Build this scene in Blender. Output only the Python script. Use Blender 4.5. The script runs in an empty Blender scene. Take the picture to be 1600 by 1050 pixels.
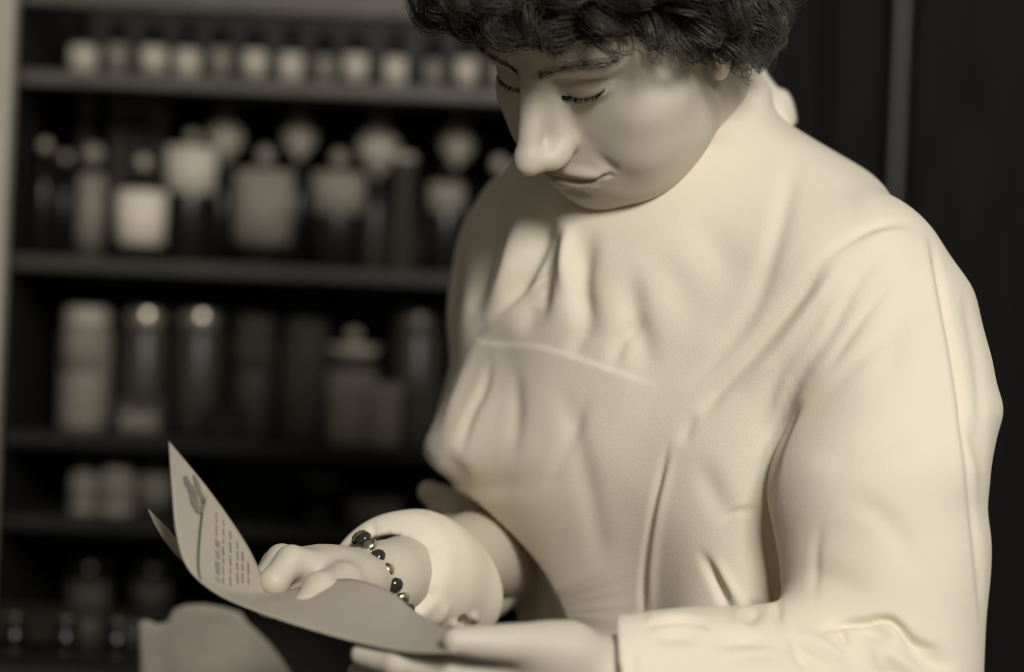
import bpy, math, random
import numpy as np
from mathutils import Matrix, Vector, Euler

# ------------------------------------------------------------------ camera
FPX = 3250.0                      # focal length in pixels of the 1600x1050 frame
CAMZ = 1.30
ROLL = math.radians(2.5)          # the photographer held the camera a little askew
scene = bpy.context.scene
COL = scene.collection
cam_data = bpy.data.cameras.new('camera')
cam_data.sensor_fit = 'HORIZONTAL'
cam_data.sensor_width = 36.0
cam_data.lens = 36.0 * FPX / 1600.0
cam_data.clip_start = 0.05
cam_data.dof.use_dof = True
cam_data.dof.focus_distance = 1.29
cam_data.dof.aperture_fstop = 2.5
cam = bpy.data.objects.new('camera', cam_data)
COL.objects.link(cam)
# camera frame: x right, y forward, z up.  world = RW @ cam + (0,0,CAMZ)
cr, sr = math.cos(ROLL), math.sin(ROLL)
RW = np.array([[cr, 0, sr], [0, 1, 0], [-sr, 0, cr]])
RW = RW.T
cam.matrix_world = Matrix.Translation((0, 0, CAMZ)) @ Matrix([list(r) for r in RW]).to_4x4() @ Euler((math.pi/2, 0, 0)).to_matrix().to_4x4()
scene.camera = cam

def W(v):
    """camera frame -> world"""
    v = np.asarray(v, float)
    return v @ RW.T + np.array([0, 0, CAMZ])

def Pc(px, py, Y):
    """photo position at forward distance Y -> camera frame point"""
    return np.array([(px - 800.0) / FPX * Y, Y, (525.0 - py) / FPX * Y])

def Pw(px, py, Y):
    return W(Pc(px, py, Y))

# ------------------------------------------------------------------ world, lights, exposure
world = bpy.data.worlds.new('world')
scene.world = world
world.use_nodes = True
bg = world.node_tree.nodes['Background']
bg.inputs[0].default_value = (1.0, 0.97, 0.92, 1)
bg.inputs[1].default_value = 0.13

def area(name, loc, target, size, power, size_y=None):
    ld = bpy.data.lights.new(name, 'AREA')
    ld.energy = power
    ld.size = size
    if size_y:
        ld.shape = 'RECTANGLE'
        ld.size_y = size_y
    ld.color = (1.0, 0.985, 0.95)
    o = bpy.data.objects.new(name, ld)
    COL.objects.link(o)
    o.location = loc
    d = Vector(target) - Vector(loc)
    o.rotation_euler = d.to_track_quat('-Z', 'Y').to_euler()
    return o
area('window_light', (0.64, -0.95, 2.44), (0.05, 1.35, 1.3), 0.65, 66, 0.65)

scene.view_settings.view_transform = 'Standard'
scene.view_settings.look = 'None'
scene.view_settings.gamma = 1.0
scene.view_settings.use_curve_mapping = False
scene.view_settings.exposure = 0.0

# ------------------------------------------------------------------ materials
def s2l(c):
    c = c / 255.0
    return c / 12.92 if c <= 0.04045 else ((c + 0.055) / 1.055) ** 2.4
def tone(v, warm=1.0):
    """a grey of the toned print: linear reflectance v with the print's warm cast"""
    return (v, v * (1 - 0.11 * warm), v * (1 - 0.30 * warm), 1)

def mat(name, v, rough=0.6, spec=0.3, metal=0.0, noise=0.0, nscale=30.0, bump=0.0, bscale=200.0, warm=1.0, attr=None, sheen=0.0, stretch=(1,1,1), sss=0.0, trans=0.0):
    m = bpy.data.materials.new(name)
    m.use_nodes = True
    nt = m.node_tree
    b = nt.nodes['Principled BSDF']
    b.inputs['Roughness'].default_value = rough
    b.inputs['Specular IOR Level'].default_value = spec
    b.inputs['Metallic'].default_value = metal
    b.inputs['Base Color'].default_value = tone(v, warm)
    if sss:
        b.inputs['Subsurface Weight'].default_value = sss
        b.inputs['Subsurface Radius'].default_value = (0.006, 0.005, 0.004)
        b.inputs['Subsurface Scale'].default_value = 1.0
    if sheen:
        b.inputs['Sheen Weight'].default_value = sheen
    if trans:
        b.inputs['Transmission Weight'].default_value = trans
    tc = nt.nodes.new('ShaderNodeTexCoord')
    mp = nt.nodes.new('ShaderNodeMapping')
    mp.inputs['Scale'].default_value = stretch
    nt.links.new(tc.outputs['Object'], mp.inputs['Vector'])
    col = None
    if noise:
        n = nt.nodes.new('ShaderNodeTexNoise')
        n.inputs['Scale'].default_value = nscale
        n.inputs['Detail'].default_value = 5
        nt.links.new(mp.outputs[0], n.inputs['Vector'])
        r = nt.nodes.new('ShaderNodeValToRGB')
        r.color_ramp.elements[0].position = 0.3
        r.color_ramp.elements[1].position = 0.7
        r.color_ramp.elements[0].color = tone(v * (1 - noise), warm)
        r.color_ramp.elements[1].color = tone(v * (1 + noise), warm)
        nt.links.new(n.outputs['Fac'], r.inputs['Fac'])
        col = r.outputs['Color']
    if attr:
        a = nt.nodes.new('ShaderNodeAttribute')
        a.attribute_name = attr
        mx = nt.nodes.new('ShaderNodeMix')
        mx.data_type = 'RGBA'
        mx.blend_type = 'MULTIPLY'
        mx.inputs[0].default_value = 1.0
        if col is not None:
            nt.links.new(col, mx.inputs[6])
        else:
            mx.inputs[6].default_value = tone(v, warm)
        nt.links.new(a.outputs['Color'], mx.inputs[7])
        col = mx.outputs[2]
    if col is not None:
        nt.links.new(col, b.inputs['Base Color'])
    if bump:
        n2 = nt.nodes.new('ShaderNodeTexNoise')
        n2.inputs['Scale'].default_value = bscale
        n2.inputs['Detail'].default_value = 4
        nt.links.new(mp.outputs[0], n2.inputs['Vector'])
        bp = nt.nodes.new('ShaderNodeBump')
        bp.inputs['Strength'].default_value = bump
        bp.inputs['Distance'].default_value = 0.002
        nt.links.new(n2.outputs['Fac'], bp.inputs['Height'])
        nt.links.new(bp.outputs['Normal'], b.inputs['Normal'])
    return m

M = {}
M['skin'] = mat('skin', 0.55, 0.5, 0.35, attr='tint', bump=0.05, bscale=900, sss=0.25)
M['coat'] = mat('white_cotton', 0.74, 0.85, 0.15, bump=0.13, bscale=700, sheen=0.1)
M['coat_dark'] = mat('cotton_inside', 0.66, 0.9, 0.1)
M['hair'] = mat('dark_hair', 0.048, 0.42, 0.5, noise=0.5, nscale=60)
M['hair_base'] = mat('dark_hair_depth', 0.018, 0.8, 0.1)
M['lash'] = mat('lash_hair', 0.02, 0.6, 0.2)

# ------------------------------------------------------------------ mesh helpers
def link_mesh(name, verts, faces, material, parent=None, smooth=True, world_space=True):
    me = bpy.data.meshes.new(name)
    verts = np.asarray(verts, np.float32)
    if isinstance(faces, np.ndarray):
        k = faces.shape[1]
        me.vertices.add(len(verts))
        me.vertices.foreach_set('co', verts.ravel())
        me.loops.add(faces.size)
        me.loops.foreach_set('vertex_index', faces.astype(np.int32).ravel())
        me.polygons.add(len(faces))
        me.polygons.foreach_set('loop_start', np.arange(0, faces.size, k, dtype=np.int32))
        me.update(calc_edges=True)
    else:
        me.from_pydata([tuple(map(float, v)) for v in verts], [], faces)
        me.update()
    if smooth:
        me.polygons.foreach_set('use_smooth', np.ones(len(me.polygons), dtype=bool))
    if material is not None:
        me.materials.append(material)
    o = bpy.data.objects.new(name, me)
    COL.objects.link(o)
    if parent is not None:
        o.parent = parent
        # geometry is given in world space: undo the parent's transform
        o.matrix_parent_inverse = parent.matrix_basis.inverted()
    return o

def thing(name, label, cat, loc=(0, 0, 0), group=None, rot=(0, 0, 0)):
    o = bpy.data.objects.new(name, None)
    o.empty_display_size = 0.02
    COL.objects.link(o)
    o.location = Vector([float(x) for x in loc])
    o.rotation_euler = rot
    tag(o, label, cat, group)
    return o

def tag(o, label=None, cat=None, group=None, kind=None):
    if label: o['label'] = label
    if cat: o['category'] = cat
    if group: o['group'] = group
    if kind: o['kind'] = kind
    return o

# ------------------------------------------------------------------ signed fields
def smin(a, b, k):
    h = np.clip(0.5 + 0.5 * (b - a) / k, 0, 1)
    return b + (a - b) * h - k * h * (1 - h)
def smax(a, b, k):
    return -smin(-a, -b, k)
def ell(p, c, r, R=None):
    q = p - np.asarray(c, np.float32)
    if R is not None:
        q = q @ R
    r = np.asarray(r, np.float32)
    k0 = np.sqrt(((q / r) ** 2).sum(1)) + 1e-9
    k1 = np.sqrt(((q / r ** 2) ** 2).sum(1)) + 1e-9
    return k0 * (k0 - 1) / k1
def cone(p, a, b, r1, r2):
    a = np.asarray(a, np.float32); b = np.asarray(b, np.float32)
    ab = b - a
    t = np.clip(((p - a) @ ab) / (ab @ ab), 0, 1)
    return np.sqrt(((p - a - t[:, None] * ab) ** 2).sum(1)) - (r1 + t * (r2 - r1))
def chain(p, pts, rads, k=0.0):
    d = None
    for i in range(len(pts) - 1):
        e = cone(p, pts[i], pts[i + 1], rads[i], rads[i + 1])
        d = e if d is None else (smin(d, e, k) if k else np.minimum(d, e))
    return d

def surface_nets(f, lo, hi, h, B=12, slack=1.5, proj=2):
    lo = np.asarray(lo, np.float32)
    n = np.ceil((np.asarray(hi) - lo) / (h * B)).astype(int)
    bi = np.stack(np.meshgrid(*[np.arange(k) for k in n], indexing='ij'), -1).reshape(-1, 3)
    cen = (lo + (bi + 0.5) * B * h).astype(np.float32)
    d = f(cen)
    bi = bi[np.abs(d) < slack * 0.87 * B * h]
    loc = np.stack(np.meshgrid(*[np.arange(B + 1)] * 3, indexing='ij'), -1).reshape(-1, 3)
    NN = (n * B + 2).astype(np.int64)
    def key(c):
        return (c[..., 0].astype(np.int64) * NN[1] + c[..., 1]) * NN[2] + c[..., 2]
    keys = []; verts = []; quads = []
    CH = 96
    corners = [(0,0,0),(1,0,0),(0,1,0),(1,1,0),(0,0,1),(1,0,1),(0,1,1),(1,1,1)]
    edges = [(0,1),(2,3),(4,5),(6,7),(0,2),(1,3),(4,6),(5,7),(0,4),(1,5),(2,6),(3,7)]
    for s in range(0, len(bi), CH):
        b = bi[s:s + CH]
        g = b[:, None, :] * B + loc[None]
        p = (lo + g * h).reshape(-1, 3).astype(np.float32)
        v = f(p).reshape(len(b), B + 1, B + 1, B + 1)
        neg = v < 0
        cs = [v[:, c[0]:B + c[0], c[1]:B + c[1], c[2]:B + c[2]] for c in corners]
        ns = sum((c < 0).astype(np.int8) for c in cs)
        act = (ns > 0) & (ns < 8)
        idx = np.nonzero(act)
        if len(idx[0]) == 0:
            continue
        vals = np.stack([c[idx] for c in cs], 1)
        acc = np.zeros((len(vals), 3)); cnt = np.zeros(len(vals))
        for a, c in edges:
            va, vc = vals[:, a], vals[:, c]
            m = (va < 0) != (vc < 0)
            t = np.where(m, va / np.where(m, va - vc, 1), 0)
            pa = np.array(corners[a], float); pc = np.array(corners[c], float)
            acc += np.where(m[:, None], pa + t[:, None] * (pc - pa), 0)
            cnt += m
        cell = b[idx[0]] * B + np.stack(idx[1:], 1)
        keys.append(key(cell + 1))
        verts.append(lo + (cell + acc / cnt[:, None]) * h)
        # faces
        for ax in range(3):
            o1, o2 = (ax + 1) % 3, (ax + 2) % 3
            sl0 = [slice(None)] + [slice(0, B)] * 3
            sl1 = list(sl0); sl1[1 + ax] = slice(1, B + 1)
            A, C = neg[tuple(sl0)], neg[tuple(sl1)]
            e = np.nonzero(A != C)
            if len(e[0]) == 0:
                continue
            c0 = b[e[0]] * B + np.stack(e[1:], 1) + 1
            u = np.zeros(3, int); u[o1] = 1
            w = np.zeros(3, int); w[o2] = 1
            q = np.stack([key(c0 - u - w), key(c0 - w), key(c0), key(c0 - u)], 1)
            inside = A[e]
            q[~inside] = q[~inside][:, ::-1]
            quads.append(q)
    keys = np.concatenate(keys); verts = np.concatenate(verts); quads = np.concatenate(quads)
    o = np.argsort(keys); keys = keys[o]; verts = verts[o]
    ix = np.searchsorted(keys, quads)
    ix = np.clip(ix, 0, len(keys) - 1)
    ok = (keys[ix] == quads).all(1)
    quads = ix[ok]
    if proj:
        verts = project(f, verts, h, proj)
    return verts, quads

def grad(f, v, e):
    v = v.astype(np.float32)
    g = np.stack([f(v + np.eye(3, dtype=np.float32)[i] * e) - f(v - np.eye(3, dtype=np.float32)[i] * e) for i in range(3)], 1) / (2 * e)
    return g
def project(f, v, h, it=2):
    for _ in range(it):
        g = grad(f, v, h * 0.3)
        d = f(v.astype(np.float32))
        st = np.clip(d / np.maximum((g ** 2).sum(1), 0.2), -h, h)
        v = v - g * st[:, None]
    return v

def catmull(verts, quads, f=None, h=None):
    """one linear quad split; optionally reproject on the field"""
    nv = len(verts)
    e = np.concatenate([quads[:, [i, (i + 1) % 4]] for i in range(4)])
    es = np.sort(e, 1)
    k = es[:, 0].astype(np.int64) * nv + es[:, 1]
    u, first, inv = np.unique(k, return_index=True, return_inverse=True)
    ev = (verts[es[first, 0]] + verts[es[first, 1]]) / 2
    fv = verts[quads].mean(1)
    nq = len(quads)
    eid = inv.reshape(4, nq).T + nv
    fid = np.arange(nq) + nv + len(u)
    V = np.concatenate([verts, ev, fv])
    Q = np.concatenate([np.stack([quads[:, i], eid[:, i], fid, eid[:, (i + 3) % 4]], 1) for i in range(4)])
    if f is not None:
        V[nv:] = project(f, V[nv:], h, 1)
    return V, Q

def normals(V, Q):
    a = V[Q[:, 2]] - V[Q[:, 0]]; b = V[Q[:, 3]] - V[Q[:, 1]]
    n = np.cross(a, b)
    N = np.zeros_like(V)
    for i in range(Q.shape[1]):
        for c in range(3):
            N[:, c] += np.bincount(Q[:, i], n[:, c], minlength=len(V))
    return N / (np.linalg.norm(N, axis=1, keepdims=True) + 1e-12)

def smooth_interp(x, xs, ys):
    """monotone-ish smooth interpolation through points (pchip-like)"""
    xs = np.asarray(xs, float); ys = np.asarray(ys, float)
    h = np.diff(xs); d = np.diff(ys) / h
    m = np.empty_like(ys)
    m[1:-1] = (d[:-1] * h[1:] + d[1:] * h[:-1]) / (h[1:] + h[:-1])
    m[0] = d[0]; m[-1] = d[-1]
    x = np.clip(x, xs[0], xs[-1])
    i = np.clip(np.searchsorted(xs, x) - 1, 0, len(xs) - 2)
    t = (x - xs[i]) / h[i]
    return ((2*t**3 - 3*t**2 + 1) * ys[i] + (t**3 - 2*t**2 + t) * h[i] * m[i] +
            (-2*t**3 + 3*t**2) * ys[i + 1] + (t**3 - t**2) * h[i] * m[i + 1])

def px_of(v):
    return 800 + FPX * v[:, 0] / v[:, 1], 525 - FPX * v[:, 2] / v[:, 1]
# ------------------------------------------------------------------ setting: room shell, cabinet, counter
M['wall'] = mat('dark_panel_wood', 0.008, 0.7, 0.12, noise=0.35, nscale=14, stretch=(6, 6, 0.5))
M['wood'] = mat('cabinet_wood', 0.022, 0.5, 0.25, noise=0.3, nscale=20, stretch=(1, 4, 4))
M['wood_lit'] = mat('lit_shelf_edge', 0.115, 0.5, 0.4, noise=0.2, nscale=25, stretch=(1, 4, 4))  # cabinet wood made paler: light on the front edges put into the colour
M['post'] = mat('painted_frame', 0.42, 0.6, 0.3, noise=0.08, nscale=10)
M['floor'] = mat('floor_boards', 0.08, 0.6, 0.3, noise=0.3, nscale=8)
M['plaster'] = mat('plaster', 0.30, 0.9, 0.1, noise=0.05, nscale=12)
M['counter'] = mat('counter_top', 0.05, 0.4, 0.4, noise=0.2, nscale=18)
M['dark_glass'] = mat('brown_glass', 0.012, 0.3, 0.4)
M['grey_glass'] = mat('smoky_glass', 0.06, 0.4, 0.5)
M['pale_glass'] = mat('frosted_glass', 0.30, 0.35, 0.5)
M['pale_dim'] = mat('dull_frosted_glass', 0.48, 0.4, 0.4)
M['label'] = mat('paper_label', 0.62, 0.8, 0.2, noise=0.10, nscale=60)
M['label_dim'] = mat('aged_label', 0.27, 0.8, 0.2, noise=0.15, nscale=60)
M['label_bright'] = mat('white_label', 0.80, 0.8, 0.2, noise=0.05, nscale=60)
M['tin'] = mat('tin_lid', 0.55, 0.3, 0.5, metal=0.8)
M['dim_box'] = mat('brown_carton', 0.075, 0.8, 0.2, noise=0.15, nscale=30)
M['pale_box'] = mat('pale_carton', 0.26, 0.8, 0.2, noise=0.15, nscale=30)
M['black'] = mat('black_metal', 0.008, 0.25, 0.5)
M['ink'] = mat('printed_ink', 0.09, 0.8, 0.1)
M['ink_faint'] = mat('faint_ink', 0.19, 0.8, 0.1)
M['paper'] = mat('leaflet_paper', 0.38, 0.75, 0.2, noise=0.03, nscale=40)
M['paper_dim'] = mat('wrapping_paper', 0.29, 0.85, 0.1, noise=0.08, nscale=25, bump=0.1, bscale=60)

def box_vf(x0, x1, y0, y1, z0, z1, bev=0.0):
    bm_v = [(x0,y0,z0),(x1,y0,z0),(x1,y1,z0),(x0,y1,z0),(x0,y0,z1),(x1,y0,z1),(x1,y1,z1),(x0,y1,z1)]
    f = [(3,2,1,0),(4,5,6,7),(0,1,5,4),(1,2,6,5),(2,3,7,6),(3,0,4,7)]
    return bm_v, f
def box(name, x0, x1, y0, y1, z0, z1, m, parent=None, bev=0.0015):
    v, f = box_vf(x0, x1, y0, y1, z0, z1)
    o = link_mesh(name, v, f, m, parent, smooth=False)
    if bev:
        b = o.modifiers.new('bevel', 'BEVEL'); b.width = bev; b.segments = 2
    return o

FLOOR = 0.0
YB = 2.72
tag(box('floor', -2.6, 2.6, -1.6, YB + 0.1, -0.05, FLOOR, M['floor'], bev=0), kind='structure')
wb = box('wall_back', -2.6, 2.6, YB, YB + 0.1, 0, 2.9, M['wall'], bev=0); tag(wb, kind='structure')
tag(box('wall_left', -2.7, -2.6, -1.6, YB + 0.1, 0, 2.9, M['plaster'], bev=0), kind='structure')

def zrow(py, Y, px=450):
    return float(Pw(px, py, Y)[2])
def xat(px, py, Y):
    return float(Pw(px, py, Y)[0])

# dark panelling to the right of the cabinet, with an upright batten
pan_x = [xat(1290, 150, 2.5), xat(1396, 150, 2.5), xat(1409, 150, 2.5), xat(1800, 150, 2.5)]
pl = box('wall_panelling', xat(1180, 150, 2.5), 1.6, 2.46, YB - 0.002, 0.0, 2.7, M['wall'], bev=0); tag(pl, kind='structure')
pl.name = 'wall_right'
for i, (a, b_) in enumerate(((xat(1292, 150, 2.44), xat(1386, 150, 2.44)), (xat(1422, 150, 2.44), xat(1640, 150, 2.44)))):
    box('panel', a, b_, 2.440, 2.4595, 0.12, 2.5, M['wall'], pl, 0.006)
bt = box('batten', xat(1394, 150, 2.43), xat(1409, 150, 2.43), 2.415, 2.4595, 0.02, 2.6, mat('lit_batten', 0.05, 0.4, 0.4), pl, 0.003)  # paler than the panels: the batten's lit edge is painted in

# pale frame of the opening at the far left
fr = box('trim_1', xat(-60, 500, 1.95), xat(0, 500, 1.95), 1.95, 1.975, zrow(985, 1.95, 10), 2.6, M['post'], bev=0.004); tag(fr, kind='structure')

# cabinet
CF = 2.27; CBK = 2.66
cab_x0 = xat(4, 300, CF); cab_x1 = xat(1190, 300, CF)
cab = thing('medicine_cabinet', 'tall dark wooden shelving cabinet filled with bottles and jars behind the woman', 'cabinet', ((cab_x0+cab_x1)/2, (CF+CBK)/2, 0))
bpy.context.view_layer.update()
box('back_panel', cab_x0, cab_x1, CBK, CBK + 0.02, 0.0, 2.3, M['wood'], cab)
box('side_panel', cab_x0, xat(16, 300, CF), CF, CBK, 0.0, 2.3, M['wood'], cab, 0.003)
box('side_panel', cab_x1 - 0.03, cab_x1, CF, CBK, 0.0, 2.3, M['wood'], cab, 0.003)
SH = {}
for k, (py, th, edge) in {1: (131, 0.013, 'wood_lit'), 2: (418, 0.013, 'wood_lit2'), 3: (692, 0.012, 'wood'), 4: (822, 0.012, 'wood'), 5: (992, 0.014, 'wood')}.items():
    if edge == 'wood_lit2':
        edge = 'wood_half_lit'
        M['wood_half_lit'] = mat('faintly_lit_edge', 0.055, 0.5, 0.4, noise=0.2, nscale=25, stretch=(1, 4, 4))  # same wood, painted as a more faintly lit edge
    z = zrow(py, CF + 0.03)
    sh = box('shelf', xat(16, 300, CF) + 0.001, cab_x1 - 0.031, CF + 0.02, CBK - 0.001, z - th, z + 0.0, M['wood'], cab, 0.002)
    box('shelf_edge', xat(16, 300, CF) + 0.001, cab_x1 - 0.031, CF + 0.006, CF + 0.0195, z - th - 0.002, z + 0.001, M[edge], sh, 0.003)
    SH[k] = z
zt = zrow(12, CF)
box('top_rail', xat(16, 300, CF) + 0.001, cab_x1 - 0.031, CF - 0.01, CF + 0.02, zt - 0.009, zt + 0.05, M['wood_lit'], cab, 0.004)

# counter in front of the cabinet
ct = thing('counter', 'dark counter standing before the shelving cabinet at the lower left', 'counter', (-0.65, 1.9, 0))
bpy.context.view_layer.update()
CT = 0.985
box('worktop', -1.15, -0.13, 1.50, 2.262, CT - 0.035, CT, M['counter'], ct, 0.004)
box('cupboard', -1.12, -0.16, 1.54, 2.26, 0.0, CT - 0.0355, M['wood'], ct, 0.003)

# ------------------------------------------------------------------ bottles, jars, boxes
def lathe(profile, seg=28):
    K = len(profile)
    V = []; F = []
    for r, z in profile:
        for i in range(seg):
            a = 2 * math.pi * i / seg
            V.append((r * math.cos(a), r * math.sin(a), z))
    for k in range(K - 1):
        for i in range(seg):
            j = (i + 1) % seg
            F.append((k*seg+i, k*seg+j, (k+1)*seg+j, (k+1)*seg+i))
    F.append(tuple(range(seg))[::-1]); F.append(tuple((K-1)*seg+i for i in range(seg)))
    return V, F
def part(name, V, F, m, root, smooth=True):
    me = bpy.data.meshes.new(name)
    me.from_pydata([tuple(map(float, v)) for v in V], [], F); me.update()
    if smooth: me.polygons.foreach_set('use_smooth', [len(p.vertices) < 6 for p in me.polygons])
    me.materials.append(m)
    o = bpy.data.objects.new(name, me); COL.objects.link(o); o.parent = root
    return o
def label_patch(r, z0, z1, half, m, root, squash=1.0):
    V = []; F = []; n = 12
    for rr in (r + 0.0004, r + 0.0010):
        for z in (z0, z1):
            for i in range(n + 1):
                a = -math.pi/2 - half + 2*half*i/n
                V.append((rr*math.cos(a), rr*math.sin(a), z))
    q = n + 1
    for i in range(n):
        F.append((2*q+i, 2*q+i+1, 3*q+i+1, 3*q+i))
        F.append((i+1, i, q+i, q+i+1))
        F.append((q+i, q+i+1, 3*q+i+1, 3*q+i)[::-1]); F.append((i, i+1, 2*q+i+1, 2*q+i))
    F.append((0, 2*q, 3*q, q)); F.append((n, q+n, 3*q+n, 2*q+n))
    return part('label', V, F, m, root)
def bottle(px, Y, shelf_z, w, h, label, cat='bottle', group=None, glass='dark_glass', lab=None, labm='label', half=1.15, stopper='ball', sw=None, sm='pale_glass', py=300, neck=0.34, name='bottle', turn=0.0):
    """w: body width in metres, h: height to the top of the neck; lab=(z0,z1) above the shelf"""
    x = xat(px, py, Y)
    t = thing(name, label, cat, (x, Y, shelf_z + 0.0004), group, (0, 0, turn + math.atan2(-x, Y) ))
    r = w / 2; sh = h * 0.74 if stopper != 'tube' else h * 0.96
    rn = r * neck
    prof = [(r*0.6, 0.0015), (r*0.9, 0), (r, r*0.12), (r, sh - r*0.35), (r*0.92, sh - r*0.1), (r*0.65, sh + r*0.15), (rn, sh + r*0.42), (rn, h - 0.003), (rn*1.35, h - 0.0025), (rn*1.35, h)] if stopper != 'tube' else \
           [(r*0.6, 0.0015), (r*0.9, 0), (r, r*0.12), (r, h - 0.004), (r*1.06, h - 0.003), (r*1.06, h)]
    part('glass_body', *lathe(prof), M[glass], t)
    if lab: label_patch(r, lab[0], lab[1], half, M[labm], t)
    sw = sw or w * 0.45
    s = sw / 2
    if stopper == 'ball':
        p = [(rn*0.8, h - 0.004), (rn*0.9, h + 0.001)] + [(max(s*math.sin(a), rn*0.3), h + s*0.95 - s*math.cos(a)) for a in np.linspace(0.5, math.pi - 0.1, 9)]
        part('stopper', *lathe(p, 20), M[sm], t)
    elif stopper == 'drop':
        p = [(rn*0.8, h - 0.004), (rn*0.8, h + 0.002), (s*0.45, h + s*0.35), (s*0.85, h + s*0.8), (s, h + s*1.25), (s*0.9, h + s*1.7), (s*0.45, h + s*2.2), (s*0.25, h + s*2.7), (s*0.08, h + s*2.8)]
        part('stopper', *lathe(p, 20), M[sm], t)
    elif stopper == 'cap':
        p = [(rn*1.6, h - 0.010), (rn*1.6, h + 0.004), (rn*1.4, h + 0.006)]
        part('cap', *lathe(p, 20), M[sm], t)
    elif stopper == 'tube':
        p = [(r*0.9, h - 0.003), (r*0.9, h + 0.006), (r*0.7, h + 0.008)]
        part('cap', *lathe(p, 20), M[sm], t)
    return t
def ppm(Y): return Y / FPX

# top shelf: a row of small labelled bottles
Y = 2.36; u = ppm(Y)
row = [(130, 'label', 44), (183, 'label_dim', 34), (240, 'label', 42), (293, 'label', 40), (345, 'label_dim', 34), (398, 'label', 38), (455, 'label', 38), (508, 'label_dim', 34), (556, 'label', 38), (618, 'label', 36), (678, 'label_dim', 30), (729, 'label', 34), (782, 'label_dim', 34)]
ords = ['leftmost', 'second from the left', 'third from the left', 'fourth from the left', 'fifth from the left', 'sixth from the left', 'seventh from the left', 'eighth from the left', 'ninth from the left', 'fourth from the right', 'third from the right', 'second from the right', 'rightmost']
for i, (px, lm, lw) in enumerate(row):
    r = 43 * u / 2
    hf_ = min(1.3, math.asin(min(0.98, lw / 46)))
    bottle(px, Y, SH[1], 43 * u, 82 * u, 'small dark bottle with %s label on the top shelf, %s' % ({'label': 'pale', 'label_dim': 'greyish'}[lm], ords[i]),
           group='small labelled bottles on the top shelf', lab=((13 + (i % 3) * 2) * u, (52 + (i * 5 % 7)) * u), labm=lm, half=hf_, stopper='cap' if i % 3 else 'ball', sw=20 * u, sm='black', py=90, glass='dark_glass')

# second shelf, rear row: flasks with big drop-shaped stoppers
Y = 2.412; u = ppm(Y)
for px, yt, sw, lb in ((352, 160, 62, 'leftmost of the tall flasks, its pale stopper leaning, on the middle shelf'), (468, 165, 56, 'tall dark flask with rounded pale stopper behind the large labelled bottle'),
                   (592, 168, 72, 'tall dark flask with the widest pale stopper, beside the grey tube'), (715, 178, 56, 'tall dark flask with pale stopper nearest the woman on the middle shelf')):
    zt_ = min(zrow(yt, Y, px), SH[1] - 0.013 - 0.005); s = sw * u / 2
    h = zt_ - SH[2] - s * 2.8
    bottle(px, Y, SH[2], 40 * u if px != 592 else 30 * u, h, lb, 'flask', 'stoppered flasks at the back of the middle shelf', stopper='drop', sw=sw * u, sm='pale_dim', py=200, name='flask', glass='dark_glass' if px != 592 else 'grey_glass', neck=0.3)
# ------------------------------------------------------------------ the person: head
def rotx(a): c, s = np.cos(a), np.sin(a); return np.array([[1,0,0],[0,c,-s],[0,s,c]])
def roty(a): c, s = np.cos(a), np.sin(a); return np.array([[c,0,s],[0,1,0],[-s,0,c]])
def rotz(a): c, s = np.cos(a), np.sin(a); return np.array([[c,-s,0],[s,c,0],[0,0,1]])
YAW, PIT, RLL = math.radians(-50.6), math.radians(39.1), math.radians(14.8)
HPOS = np.array([0.0724, 1.35, 0.1967])
HS = 0.01 * 0.965
HQ = rotz(YAW) @ rotx(PIT) @ roty(RLL) @ np.diag([1., -1., 1.])
def h2c(p):   # head local (cm: her left, forward, up) -> camera frame
    return (np.atleast_2d(np.asarray(p, float)) @ HQ.T) * HS + HPOS
def c2h(v):
    return (((v - HPOS) / HS) @ HQ).astype(np.float32)

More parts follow.
